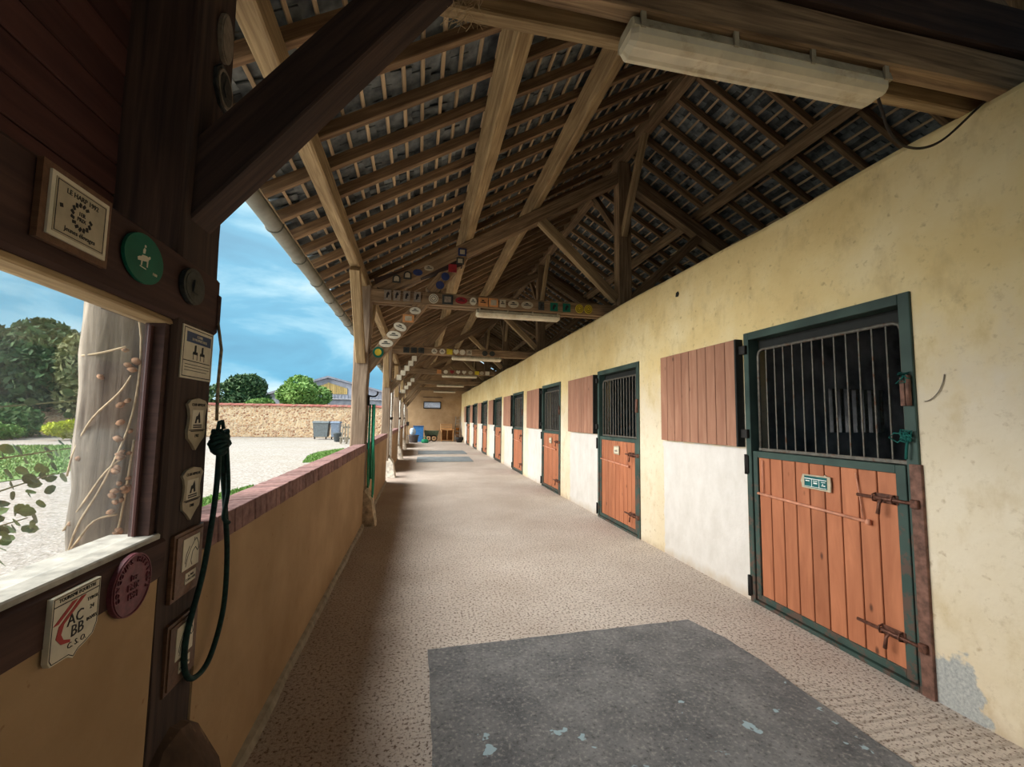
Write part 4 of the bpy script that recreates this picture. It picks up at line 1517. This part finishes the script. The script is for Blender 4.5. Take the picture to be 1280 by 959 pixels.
XH = LX + .03
t = thing('garden_hose', 'green hose hanging from a hook on the second post', 'hose', (XH, 6.95, 1.6))
for k, (dy, zb, sp) in enumerate(((0, .20, .16), (.06, .33, .11), (-.03, .02, .13))):
    y = 7.02 + dy
    XH = LX + .03 + .035 * k
    MB().tube(spline([(XH, y - .02, 1.80), (XH + .01, y - sp * .6, 1.2), (XH + .02, y - sp * .8, .75), (XH + .02, y - .02, .35 + zb), (XH + .02, y + sp * .8, .75), (XH, y + sp * .5, 1.3), (XH, y + .02, 1.80)], 6), .013, 7).add('coil', HOSE, t)
q = MB().tube(spline([(LX - .02, 7.0, 1.94), (LX + .08, 7.0, 1.92), (LX + .13, 7.0, 1.95), (LX + .135, 7.0, 2.0)], 5), .012, 7)
q.cbox((LX - .03, 6.96, 1.78), (LX + .02, 7.05, 1.93), .004)
tag(q.add('hose_hook', IRON), 'dark iron hook on the second post above the hose', 'hook')
# drain pipes
for i, (y, z0, z1) in enumerate(((12.62, .35, 2.42), (18.05, .3, 2.4), (23.4, .3, 2.4))):
    t = thing('drain_pipe', ('white drain pipe beside the third post', 'white drain pipe beside the fourth post', 'white drain pipe beside the fifth post')[i], 'pipe', (LX, y, 0), 'white drain pipes along the posts')
    MB().tube([(LX + .02, y, z0), (LX + .02, y, z1)], .035, 10).add('pipe', WHITEP, t)
    MB().tube([(LX + .02, y, 1.55), (LX + .02, y, 1.62)], .042, 10).add('collar', IRON, t)

# nest straw caught by the near brace
q = MB()
R = random.Random(9)
for k in range(60):
    p = Vector((.12 + R.uniform(-.07, .10), 1.80 + R.uniform(-.04, .06), 3.40 + R.uniform(-.03, .03)))
    d = Vector((R.uniform(-1, 1), R.uniform(-1, 1), R.uniform(-.6, .4))).normalized() * .05
    q.tube([p - d, p + Vector((0, 0, -.008)), p + d], .0012, 3, False, False)
tag(q.add('nest_straw', WEBG), 'tuft of straw stuck where the near brace meets the beam', 'straw', kind='stuff')

# ------------------------------------------------------------------ rubber mats
def flat(name, poly, th, m, label, grp, seed):
    # polygon outline densified with a little wobble
    R = random.Random(seed)
    o_ = []
    for (ax, ay), (bx, by) in zip(poly, poly[1:] + poly[:1]):
        n = max(1, int(math.hypot(bx - ax, by - ay) / .12))
        for k in range(n):
            u = k / n
            o_.append((ax + (bx - ax) * u + R.uniform(-.004, .004), ay + (by - ay) * u + R.uniform(-.004, .004)))
    return tag(MB().prism(o_, .001, th, Matrix.Identity(4)).add(name, m), label, 'mat', grp)


MATF = plain('pale_rubber', (138, 146, 150), .8, 0, .12, 3)
flat('rubber_mat', [(.115, .35), (2.30, .35), (2.30, 1.76), (2.28, 2.34), (2.29, 2.66), (2.255, 2.97), (2.165, 3.28), (1.2, 3.24), (.11, 3.19)], .018, MATR, 'large worn black rubber mat on the concrete in the foreground', 'rubber mats on the aisle floor', 1)
flat('rubber_mat', [(-.05, 16.4), (2.05, 16.55), (2.1, 18.6), (-.02, 18.5)], .018, MATF, 'nearer one of the two small grey mats far down the aisle', 'rubber mats on the aisle floor', 2)
flat('rubber_mat', [(.0, 20.0), (2.2, 20.1), (2.2, 22.1), (.0, 22.0)], .018, MATF, 'farther one of the two small grey mats far down the aisle', 'rubber mats on the aisle floor', 3)

# ------------------------------------------------------------------ clutter at the far end
G7 = 'stored things at the far end wall'
t = thing('tub', 'dark grey plastic tub at the far end by the left wall', 'tub', (-.32, 29.5, 0), G7)
q = MB().lathe([(.26, 0), (.33, .44), (.36, .46), (.36, .50), (.31, .50), (.24, .04)], 20, T((-.32, 29.5, 0)))
q.add('body', plain('tub_grey', (84, 80, 82), .6), t)
t = thing('storage_box', 'blue lidded plastic box behind the dark tub at the far end', 'box', (-.05, 30.6, 0), G7)
BLUE = plain('blue_plastic', (60, 118, 178), .5)
MB().cbox((-.35, 30.3, 0), (.32, 30.9, 1.02), .02).add('body', BLUE, t)
MB().cbox((-.38, 30.27, 1.02), (.35, 30.93, 1.08), .015).add('lid', plain('blue_lid', (40, 84, 130), .5), t)
t = MB().lathe([(.10, .50), (.19, .58), (.20, .78), (.14, .92), (.05, .95)], 14, T((-.38, 29.62, 0)))
tag(t.add('feed_sack', plain('pale_blue_sack', (188, 208, 226), .7)), 'pale blue sack standing in the tub at the far end', 'sack', G7)
t = thing('bag', 'small bright green bag on the floor at the far end', 'bag', (.42, 29.3, 0), G7)
GB = plain('green_bag', (30, 140, 100), .6)
MB().lathe([(.2, 0), (.26, .08), (.22, .2), (.12, .24)], 12, T((.42, 29.3, 0))).add('body', GB, t)
MB().tube(spline([(.28, 29.3, .2), (.34, 29.3, .36), (.48, 29.3, .36), (.56, 29.3, .2)], 4), .02, 6).add('handle', GB, t)
t = thing('wheelbarrow', 'wheelbarrow with dark wheels leaning at the far wall', 'wheelbarrow', (.9, 31.0, 0), G7)
for x in (.68, 1.05):
    q = MB()
    pts = [(x, 31 + .2 * math.cos(a_), .22 + .2 * math.sin(a_)) for a_ in [2 * math.pi * k / 16 for k in range(17)]]
    pts = [(x + .2 * math.cos(a_), 31.0, .22 + .2 * math.sin(a_)) for a_ in [2 * math.pi * k / 16 for k in range(17)]]
    q.tube(pts, .04, 8); q.lathe([(.04, -.03), (.05, 0), (.04, .03)], 8, T((x, 31, .22)) @ Matrix.Rotation(math.pi / 2, 4, 'X'))
    q.add('wheel', IRON, t)
MB().raw([(.45, 31.1, .35), (1.3, 31.1, .35), (1.3, 31.3, .35), (.45, 31.3, .35), (.35, 31.0, .75), (1.4, 31.0, .75), (1.4, 31.4, .75), (.35, 31.4, .75)], BOXF).add('tray', plain('barrow_tray', (96, 112, 92), .6), t)
MB().tube([(.4, 31.05, .75), (.42, 30.7, .85)], .025, 6).tube([(1.35, 31.05, .75), (1.33, 30.7, .85)], .025, 6).add('handle', CRATE, t)
t = thing('wooden_cabinet', 'open pine cabinet against the far wall', 'cabinet', (2.0, 31.4, 0), G7)
for a_, b_ in (((1.55, 31.1, 0), (1.6, 31.7, .78)), ((2.35, 31.1, 0), (2.4, 31.7, .78)), ((1.5, 31.05, .78), (2.45, 31.75, .83)), ((1.6, 31.1, .05), (2.35, 31.7, .09)), ((1.95, 31.1, .09), (1.99, 31.7, .78)), ((1.6, 31.66, .09), (2.35, 31.7, .78))):
    MB().cbox(a_, b_, .003).add('panel', CRATE, t)
t = thing('wooden_crate', 'slatted pine crate on top of the far cabinet', 'crate', (1.9, 31.4, .83), G7)
for z in (.85, .99, 1.13):
    MB().box((1.5, 31.15, z), (2.3, 31.18, z + .09)).add('slat', CRATE, t)
    MB().box((1.5, 31.6, z), (2.3, 31.63, z + .09)).add('slat', CRATE, t)
for x in (1.5, 2.27):
    MB().box((x, 31.18, .83), (x + .03, 31.6, 1.22)).add('end_board', CRATE, t)
t = thing('ladder', 'pale wooden ladder leaning on the far wall', 'ladder', (2.35, 30.9, 0), G7)
for dx in (0, .33):
    beam('rail', (2.48 + dx, 30.9, 0), (2.60 + dx, 31.9, 1.75), .06, .05, PALE, t, (0, -1, 0), .003, 0)
for k in range(6):
    u = (k + .7) / 6.6
    MB().tube([(2.48 + .12 * u, 30.9 + u, 1.75 * u), (2.81 + .12 * u, 30.9 + u, 1.75 * u)], .018, 6).add('rung', PALE, t)
t = thing('wooden_chair', 'orange wooden chair in the far right corner', 'chair', (2.75, 31.6, 0), G7)
ORW = wood('orange_wood', (176, 112, 50), (222, 158, 84))
for x in (2.58, 2.90):
    for y in (31.4, 31.75):
        MB().box((x, y, 0), (x + .05, y + .05, .45 if y < 31.5 else 1.0)).add('leg', ORW, t)
MB().cbox((2.55, 31.38, .42), (2.97, 31.8, .47), .005).add('seat', ORW, t)
MB().box((2.6, 31.76, .75), (2.93, 31.79, .98)).box((2.6, 31.76, .55), (2.93, 31.79, .62)).add('backrest', ORW, t)
t = thing('bucket', 'black rubber bucket by the stable wall at the far end', 'bucket', (2.78, 30.0, 0), G7)
MB().lathe([(.18, 0), (.26, .2), (.27, .36), (.24, .36), (.16, .03)], 18, T((2.72, 30.0, 0))).add('body', IRON, t)
MB().tube(spline([(2.47, 30, .33), (2.55, 29.95, .47), (2.88, 29.95, .47), (2.97, 30, .33)], 4), .012, 6).add('handle', BARS, t)
t = thing('broom', 'dark broom standing upright against the last post', 'broom', (-.72, 29.3, 0), G7)
MB().tube([(-.70, 29.3, .2), (-.76, 29.15, 2.2)], .018, 8).add('pole', IRON, t)
MB().cbox((-.86, 29.1, 1.1), (-.62, 29.3, 1.35), .02).add('head', IRON, t)

# ------------------------------------------------------------------ outside: old trunk with creeper by the window
t = thing('old_trunk', 'pale weathered tree trunk outside the window with dry creeper', 'trunk', (-1.18, 2.05, 0))
v, f = [], []
R = random.Random(14)
nseg, nr = 26, 16
for j in range(nseg + 1):
    z = 3.4 * j / nseg
    for k in range(nr):
        an = 2 * math.pi * k / nr
        rad = .135 + .014 * math.sin(an * 3 + z * .8) + R.uniform(-.006, .006) + (.03 * max(0, .4 - z))
        v.append((-1.19 + rad * 1.0 * math.cos(an) - .0 * z, 2.06 + rad * .95 * math.sin(an) + .03 * math.sin(z * 1.3), z))
for j in range(nseg):
    for k in range(nr):
        f.append((j * nr + k, j * nr + (k + 1) % nr, (j + 1) * nr + (k + 1) % nr, (j + 1) * nr + k))
f.append(tuple(range(nr))[::-1]); f.append(tuple(nseg * nr + k for k in range(nr)))
me = mesh('bark', v, f, True)
me.transform(MW[t.name].inverted())
add('bark', me, TRUNK, t, MW[t.name])
CRP = plain('dry_creeper', (188, 168, 138), .9, 0, .2, 30)
SNL = plain('dry_leaf', (142, 108, 82), .8, 0, .3, 50)


def on_trunk(y, z, d=.0):
    # point on the side of the bark that faces the window
    an = math.radians(-148 + 112 * (y - 1.93) / .26)
    return Vector((-1.19 + (.142 + d) * math.cos(an), 2.06 + (.137 + d) * math.sin(an) + .03 * math.sin(z * 1.3), z))


for pts in ([(1.98, .9), (2.02, 1.15), (2.10, 1.35), (2.16, 1.6), (2.17, 1.9), (2.13, 2.1)], [(1.93, 1.36), (1.99, 1.46), (2.05, 1.58), (2.12, 1.68), (2.15, 1.75)],
            [(1.96, 1.16), (2.04, 1.26), (2.10, 1.38), (2.15, 1.44)], [(2.12, .95), (2.15, 1.2), (2.17, 1.5)], [(1.95, 1.04), (2.03, 1.12), (2.08, 1.2), (2.14, 1.22)], [(1.99, 1.82), (2.06, 1.83), (2.13, 1.86)]):
    MB().tube(spline([on_trunk(y, z, .003) for y, z in pts], 4), .004, 5).add('creeper_stem', CRP, t)
me = MB().lathe([(.001, -.012), (.010, -.006), (.015, 0), (.006, .007), (.001, .009)], 7).me('dry_leaf')
me.materials.append(SNL)
for k in range(34):
    y, z = 2.155 + R.uniform(-.03, .012), R.uniform(1.05, 1.85)
    if k % 4 == 0: y = R.uniform(2.0, 2.14)
    M = Matrix.Translation(on_trunk(y, z, .004)) @ Matrix.Rotation(R.uniform(0, 3), 4, 'X') @ Matrix.Rotation(R.uniform(0, 3), 4, 'Z') @ Matrix.Scale(R.uniform(.7, 1.25), 4)
    add('dry_leaf', me, SNL, t, M)

# shrub branches just outside the glass
t = thing('climbing_shrub', 'leafy green branches hanging in just outside the window', 'shrub', (-1.5, 1.4, 0))
STEM = plain('shrub_stem', (110, 116, 82), .8)
R = random.Random(31)
lv = [(0, 0, 0), (.12, -.22, .02), (.38, -.36, .02), (.75, -.28, -.02), (1, 0, -.06), (.75, .28, -.02), (.38, .36, .02), (.12, .22, .02), (.3, 0, -.04), (.65, 0, -.05)]
lf = [(0, 1, 8), (1, 2, 8), (2, 3, 8), (3, 9, 8), (3, 4, 9), (4, 5, 9), (5, 8, 9), (5, 6, 8), (6, 7, 8), (7, 0, 8)]
lv2 = lv + [(x, y, z - .012) for x, y, z in lv]
lf2 = lf + [tuple(i + 10 for i in q[::-1]) for q in lf] + [(a_, b_, b_ + 10, a_ + 10) for a_, b_ in ((1, 0), (2, 1), (3, 2), (4, 3), (5, 4), (6, 5), (7, 6), (0, 7))]
LFG = plain('shrub_leaf', (66, 96, 58), .5, 0, .12, 3)
LFG2 = plain('shrub_leaf_pale', (104, 132, 76), .5, 0, .12, 3)
leafm = [mesh('leaf', lv2, lf2, False), mesh('leaf', lv2, lf2, False)]
leafm[0].materials.append(LFG); leafm[1].materials.append(LFG2)
stems = [[(-1.55, .8, 1.55), (-1.5, 1.4, 1.565), (-1.45, 1.9, 1.62), (-1.42, 2.25, 1.66)], [(-1.6, .8, 1.35), (-1.55, 1.5, 1.40), (-1.48, 2.0, 1.435), (-1.45, 2.4, 1.46)],
         [(-1.6, .9, 1.1), (-1.5, 1.4, 1.20), (-1.45, 1.8, 1.30), (-1.42, 2.12, 1.36)], [(-1.7, .9, .9), (-1.55, 1.4, 1.05), (-1.48, 1.8, 1.17), (-1.45, 2.05, 1.20)],
         [(-1.6, 1.0, .6), (-1.5, 1.5, .95), (-1.45, 1.85, 1.1)], [(-1.5, 1.0, 0), (-1.52, 1.1, .8), (-1.55, 1.0, 1.3), (-1.6, .7, 1.6)]]
for si, sp in enumerate(stems):
    pts = spline(sp, 8)
    MB().tube(pts, [.006 - .004 * k / len(pts) for k in range(len(pts))], 5).add('stem', STEM, t)
    dens = (1, 4, 5, 5, 5, 2)[si]
    for p in pts[3:]:
        for _ in range(dens):
            if R.random() > .62: continue
            sc = R.uniform(.036, .066)
            d = Vector((R.uniform(-.05, .05), R.uniform(-.05, .05), R.uniform(-.07, .05)))
            q = Matrix.Translation(p + d) @ Matrix.Rotation(R.uniform(-.7, .7) + math.pi / 2, 4, 'Z') @ Matrix.Rotation(R.uniform(-.4, .9), 4, 'Y') @ Matrix.Rotation(math.radians(62) + R.uniform(-.5, .5), 4, 'X') @ Matrix.Scale(sc, 4)
            add('leaf', leafm[R.random() < .35], LFG, t, q)

# ------------------------------------------------------------------ outside: courtyard, grass, boundary wall, barn, bins, trees
def blades(name, poly, n, h, label, kind='stuff', seed=1, soil=True):
    R = random.Random(seed)
    xs = [p[0] for p in poly]; ysx = [p[1] for p in poly]

    def ins(x, y):
        c = False
        for (ax, ay), (bx, by) in zip(poly, poly[1:] + poly[:1]):
            if (ay > y) != (by > y) and x < (bx - ax) * (y - ay) / (by - ay) + ax: c = not c
        return c
    t = MB()
    v, f = [], []
    if soil:
        o_ = poly
        b = len(o_)
        v += [(x, y, .0) for x, y in o_]
        v += [(x, y, -.05) for x, y in o_]
        f.append(tuple(range(b)))
        f += [(k, b + k, b + (k + 1) % b, (k + 1) % b) for k in range(b)]
    c = 0
    while c < n:
        x, y = R.uniform(min(xs), max(xs)), R.uniform(min(ysx), max(ysx))
        if not ins(x, y): continue
        c += 1
        hh = h * R.uniform(.5, 1.2)
        a_ = R.uniform(0, math.pi)
        dx, dy = .35 * h * math.cos(a_), .35 * h * math.sin(a_)
        lx, ly = R.uniform(-.4, .4) * hh, R.uniform(-.4, .4) * hh
        b = len(v)
        v += [(x - dx, y - dy, 0), (x + dx, y + dy, 0), (x + lx, y + ly, hh)]
        f.append((b, b + 1, b + 2))
    o = add(name, mesh(name, v, f), GRASS)
    return tag(o, label, 'grass', kind='stuff')


import itertools
def clipR(poly): return poly
blades('lawn', [(-30, 24), (-16, 26.6), (-10.4, 17.3), (-9.3, 14), (-9.45, 12.4), (-22, 8)][::-1], 26000, .07, 'green lawn beyond the gravel seen through the window', seed=2)
blades('grass_strip', [(-3.95, 16.7), (-4.4, 19.4), (-4.4, 21.5), (-3.7, 23.7), (-2.6, 21.0), (-2.4, 17.2)], 5000, .06, 'green grass patch by the low wall, farther one', seed=3)
blades('grass_strip', [(-3.97, 7.2), (-4.0, 10.0), (-3.7, 11.2), (-3.3, 10.9), (-3.0, 9.6), (-2.9, 6.5), (-3.4, 5.5)], 6000, .05, 'green grass patch by the low wall, nearer one', seed=4)

# boundary wall, slightly oblique
t = thing('stone_wall', 'rubble stone boundary wall with a red tiled top behind the courtyard', 'wall', (-14.5, 37, 0))
pA, pB = Vector((-34, 39.0, 0)), Vector((-1.6, 35.95, 0))
dW = (pB - pA).normalized()
nW = Vector((-dW.y, dW.x, 0))
nx_, nz_ = 220, 14
v, f = [], []
R = random.Random(5)
Lw = (pB - pA).length
for j in range(nz_ + 1):
    for i in range(nx_ + 1):
        p = pA + dW * (Lw * i / nx_) - nW * R.uniform(0, .03)
        v.append((p.x, p.y, 2.38 * j / nz_ - .0))
for j in range(nz_):
    for i in range(nx_):
        a_ = j * (nx_ + 1) + i
        f.append((a_, a_ + 1, a_ + nx_ + 2, a_ + nx_ + 1))
q = MB().raw(v, f)
b0, b1 = pA + nW * .05, pB + nW * .05
q.raw([(b0.x, b0.y, 0), (b1.x, b1.y, 0), (b1.x + nW.x * .4, b1.y + nW.y * .4, 0), (b0.x + nW.x * .4, b0.y + nW.y * .4, 0), (b0.x, b0.y, 2.36), (b1.x, b1.y, 2.36), (b1.x + nW.x * .4, b1.y + nW.y * .4, 2.36), (b0.x + nW.x * .4, b0.y + nW.y * .4, 2.36)], BOXF)
me = q.me('masonry'); me.transform(MW[t.name].inverted())
add('masonry', me, STN, t, MW[t.name])
q = MB()
k = 0
while k * .22 < Lw:
    p = pA + dW * (k * .22)
    Mt = Matrix(((dW.x, nW.x, 0, p.x), (dW.y, nW.y, 0, p.y), (0, 0, 1, 2.37 + R.uniform(-.015, .015)), (0, 0, 0, 1)))
    q.raw([Mt @ Vector(c) for c in ((0, -.12, 0), (.21, -.12, 0), (.21, .28, .14), (0, .28, .14), (0, -.12, .04), (.21, -.12, .04), (.21, .28, .18), (0, .28, .18))], BOXF)
    k += 1
REDT = island_mat('red_tiles', [(138, 74, 64), (166, 98, 84), (150, 110, 92)])
tag(q.add('coping_tiles', REDT, t), kind='stuff')

# barn
t = thing('barn', 'grey barn with a yellow boarded gable behind the boundary wall', 'barn', (-11.5, 60, 0))
BARNG = plain('barn_grey', (158, 158, 166), .8, 0, .1, 1.2)
BARNR = plain('barn_roof', (140, 140, 148), .7, 0, .1, 2)
BARNY = wood('gable_board', (176, 146, 86), (214, 184, 120))
gx, gy = -11.6, 60
q = MB().prism([(-13, 0), (14, 0), (14, 3.0), (7.0, 4.8), (0, 6.55), (-13, 2.2)], -20, 0, FY(gx, gy, 0))
me = q.me('wall'); me.transform(MW[t.name].inverted()); add('wall', me, BARNG, t, MW[t.name])
q = MB()
for (ax, az), (bx, bz) in (((-14, 1.9), (0, 6.6)), ((0, 6.6), (15, 2.8))):
    q.prism([(ax, az), (bx, bz), (bx, bz + .25), (ax, az + .25)], -20.5, .5, FY(gx, gy, 0))
q.add('roof', BARNR, t)
for k in range(22):
    x = -2.45 + k * .225
    zt = min(5.05 + (x + 2.45) * .36, 6.0) if x < 0 else 6.0 - x * .30
    beam('board', (gx + x, gy - .06, 4.55), (gx + x, gy - .06, zt), .19, .06, BARNY, t, (0, 1, 0), .005, 0)
for k in range(30):
    x = -2.6 + k * .42
    MB().box((gx + x, gy - .05, 3.7), (gx + x + .06, gy - .01, 4.5)).add('batten', BARNR, t)
MB().box((gx - 4, gy - 3.2, 3.0), (gx + 16, gy - 3, 3.75)).add('lean_to', BARNR, t)
MB().box((gx - 4, gy - 3.4, 3.75), (gx + 16, gy, 3.85)).add('lean_to_roof', plain('barn_white', (186, 182, 186), .8), t)

# bins, pot, pallet fence
def bin_(x, y, w_, label, m):
    t = thing('wheeled_bin', label, 'bin', (x, y, 0), 'grey bins by the boundary wall')
    h_ = 1.16
    q = MB().raw([(x - w_ * .42, y - .38, .16), (x + w_ * .42, y - .38, .16), (x + w_ * .42, y + .38, .16), (x - w_ * .42, y + .38, .16), (x - w_ / 2, y - .48, h_), (x + w_ / 2, y - .48, h_), (x + w_ / 2, y + .48, h_), (x - w_ / 2, y + .48, h_)], BOXF)
    q.add('body', m, t)
    MB().raw([(x - w_ / 2 - .04, y - .53, h_), (x + w_ / 2 + .04, y - .53, h_), (x + w_ / 2 + .04, y + .53, h_), (x - w_ / 2 - .04, y + .53, h_), (x - w_ / 2, y - .45, h_ + .13), (x + w_ / 2, y - .45, h_ + .13), (x + w_ / 2, y + .45, h_ + .13), (x - w_ / 2, y + .45, h_ + .13)], BOXF).add('lid', m, t)
    for dx in (-.36, .36):
        MB().lathe([(.02, -.03), (.09, -.03), (.09, .03), (.02, .03)], 12, T((x + dx * w_, y - .34, .09)) @ Matrix.Rotation(math.pi / 2, 4, 'Y')).add('wheel', IRON, t)


bin_(-6.85, 33.9, 1.05, 'large grey wheeled bin standing before the stone wall', plain('bin_grey', (116, 122, 124), .6))
bin_(-5.88, 33.9, .58, 'narrower blue-grey wheeled bin right of the large one', plain('bin_blue_grey', (128, 140, 158), .6))
t = MB().lathe([(.22, 0), (.30, .5), (.34, .52), (.34, .58), (.28, .58), (.25, .5)], 16, T((-5.15, 30.5, 0)))
tag(t.add('planter_pot', plain('pot_grey', (84, 92, 96), .7)), 'dark round planter pot on the gravel by the bins', 'pot')
t = thing('pallet_fence', 'low grey pallet fence section near the second post', 'fence', (-4.3, 29.6, 0))
for k in range(6):
    x = -4.74 + k * .17
    beam('slat', (x, 29.6, 0), (x, 29.6, 1.15 + .06 * (k % 2)), .09, .03, PALE, t, (0, 1, 0), .003, 0)
for z in (.25, .95):
    beam('rail', (-4.78, 29.65, z), (-3.78, 29.65, z), .03, .1, PALE, t, (0, 0, 1), .003, 0)
t = MB()
for a_, b_ in (((-4.65, 28.2, .0), (-4.58, 28.5, .35)), ((-4.32, 28.2, 0), (-4.25, 28.5, .35)), ((-4.68, 28.15, .35), (-4.22, 28.55, .40))):
    t.cbox(a_, b_, .004)
tag(t.add('wooden_stool', PALE), 'small grey wooden stool by the pallet fence', 'stool')
t = thing('traffic_barrier', 'red and white striped bollard seen through the window', 'bollard', (-17.6, 29, 0))
for k in range(5):
    MB().lathe([(.22 - k * .03, k * .28), (.20 - k * .03, (k + 1) * .28)], 12, T((-17.9, 29, 0))).add('band', (REDEN if k % 2 == 0 else WHITEP), t)


def tree(name, label, x, y, rx, rz, cz, n, m, trunk=True, leaf=.22, seed=0, grp=None, lumps=7):
    t = thing(name, label, 'tree' if 'tree' in name else 'bush', (x, y, 0), grp)
    R = np.random.RandomState(seed)
    if trunk:
        MB().tube([(x, y, 0), (x + .1, y, cz * .5), (x, y, cz)], [.25, .18, .08], 8).add('trunk', TRUNK, t)
    lc = R.randn(lumps, 3); lc /= np.linalg.norm(lc, axis=1)[:, None]
    lc = lc * np.array([rx * .6, rx * .6, rz * .6]) * R.uniform(.5, 1, (lumps, 1))
    lc[0] = 0
    which = R.randint(0, lumps, n)
    d = R.randn(n, 3); d /= np.linalg.norm(d, axis=1)[:, None]
    rad = R.uniform(.55, 1, n) ** .5
    c = lc[which] + d * rad[:, None] * np.array([rx, rx, rz]) * .52
    c += np.array([x, y, cz])
    c = c[c[:, 2] > .05]
    n = len(c)
    u = R.randn(n, 3); u /= np.linalg.norm(u, axis=1)[:, None]
    w_ = np.cross(u, R.randn(n, 3)); w_ /= np.linalg.norm(w_, axis=1)[:, None]
    s = leaf * R.uniform(.6, 1.3, (n, 1))
    P = np.stack([c - u * s, c + w_ * s * .5, c + u * s, c - w_ * s * .5], 1).reshape(-1, 3) - np.array([x, y, 0])
    f = np.arange(4 * n).reshape(-1, 4)
    me = bpy.data.meshes.new('foliage')
    me.from_pydata(P.tolist(), [], f.tolist())
    tag(add('foliage', me, m, t, MW[t.name]), kind='stuff')


GT = 'trees beyond the lawn seen through the window'
tree('tree', 'dark dense tree at the left edge of the window view', -32, 38, 5.2, 5.4, 5.0, 11000, LEAFD, seed=1, grp=GT, leaf=.3)
tree('tree', 'blue-green tree in the middle of the window view', -27.0, 39, 4.0, 4.3, 4.9, 10000, LEAFD, seed=2, grp=GT, leaf=.28)
tree('tree', 'olive brown tree beside the trunk in the window', -23.2, 38, 3.2, 3.7, 4.9, 10000, LEAFO, seed=3, grp=GT, leaf=.26)
tree('tree', 'tall green tree showing just left of the trunk in the window', -20.6, 41, 3.6, 5.8, 6.2, 9000, LEAFD, seed=4, grp=GT, leaf=.28)
tree('bush', 'mid green shrubbery below the trees in the window', -26.5, 34, 4.5, 1.7, .75, 7000, LEAFM, False, .2, 5)
tree('bush', 'yellow flowering bush on the far side of the lawn', -20.6, 31.5, 1.2, .8, .5, 2600, LEAFY, False, .12, 6, lumps=4)
tree('bush', 'dark green hedge bush right of the yellow one', -19.2, 33, 1.5, 1.4, 1.5, 3000, LEAFM, False, .16, 7)
tree('bush', 'pale yellow bush left of the yellow flowering one', -24.5, 31.5, 1.6, .8, .35, 2500, LEAFB, False, .14, 8, lumps=4)
tree('tree', 'round dark tree behind the stone wall, left of the barn', -18.4, 52, 3.4, 2.6, 3.9, 9000, LEAFD, seed=9, leaf=.22)
tree('tree', 'bright green bushy tree spilling over the stone wall', -9.9, 40, 2.5, 1.9, 3.3, 9000, LEAFB, seed=10, leaf=.16)
tree('bush', 'low bright green bush at the left of the bushy tree', -12.8, 40.5, 1.9, .8, 2.4, 4000, LEAFB, True, .14, 11)
tree('bush', 'small green plant by the pallet fence', -3.9, 29.0, .38, .35, .42, 1200, LEAFB, False, .07, 12, lumps=4)
tree('bush', 'small bush just showing past the nearest post, far left of the wall', -22.0, 44, 1.5, 2.4, 2.0, 2500, LEAFM, False, .16, 13, lumps=4)
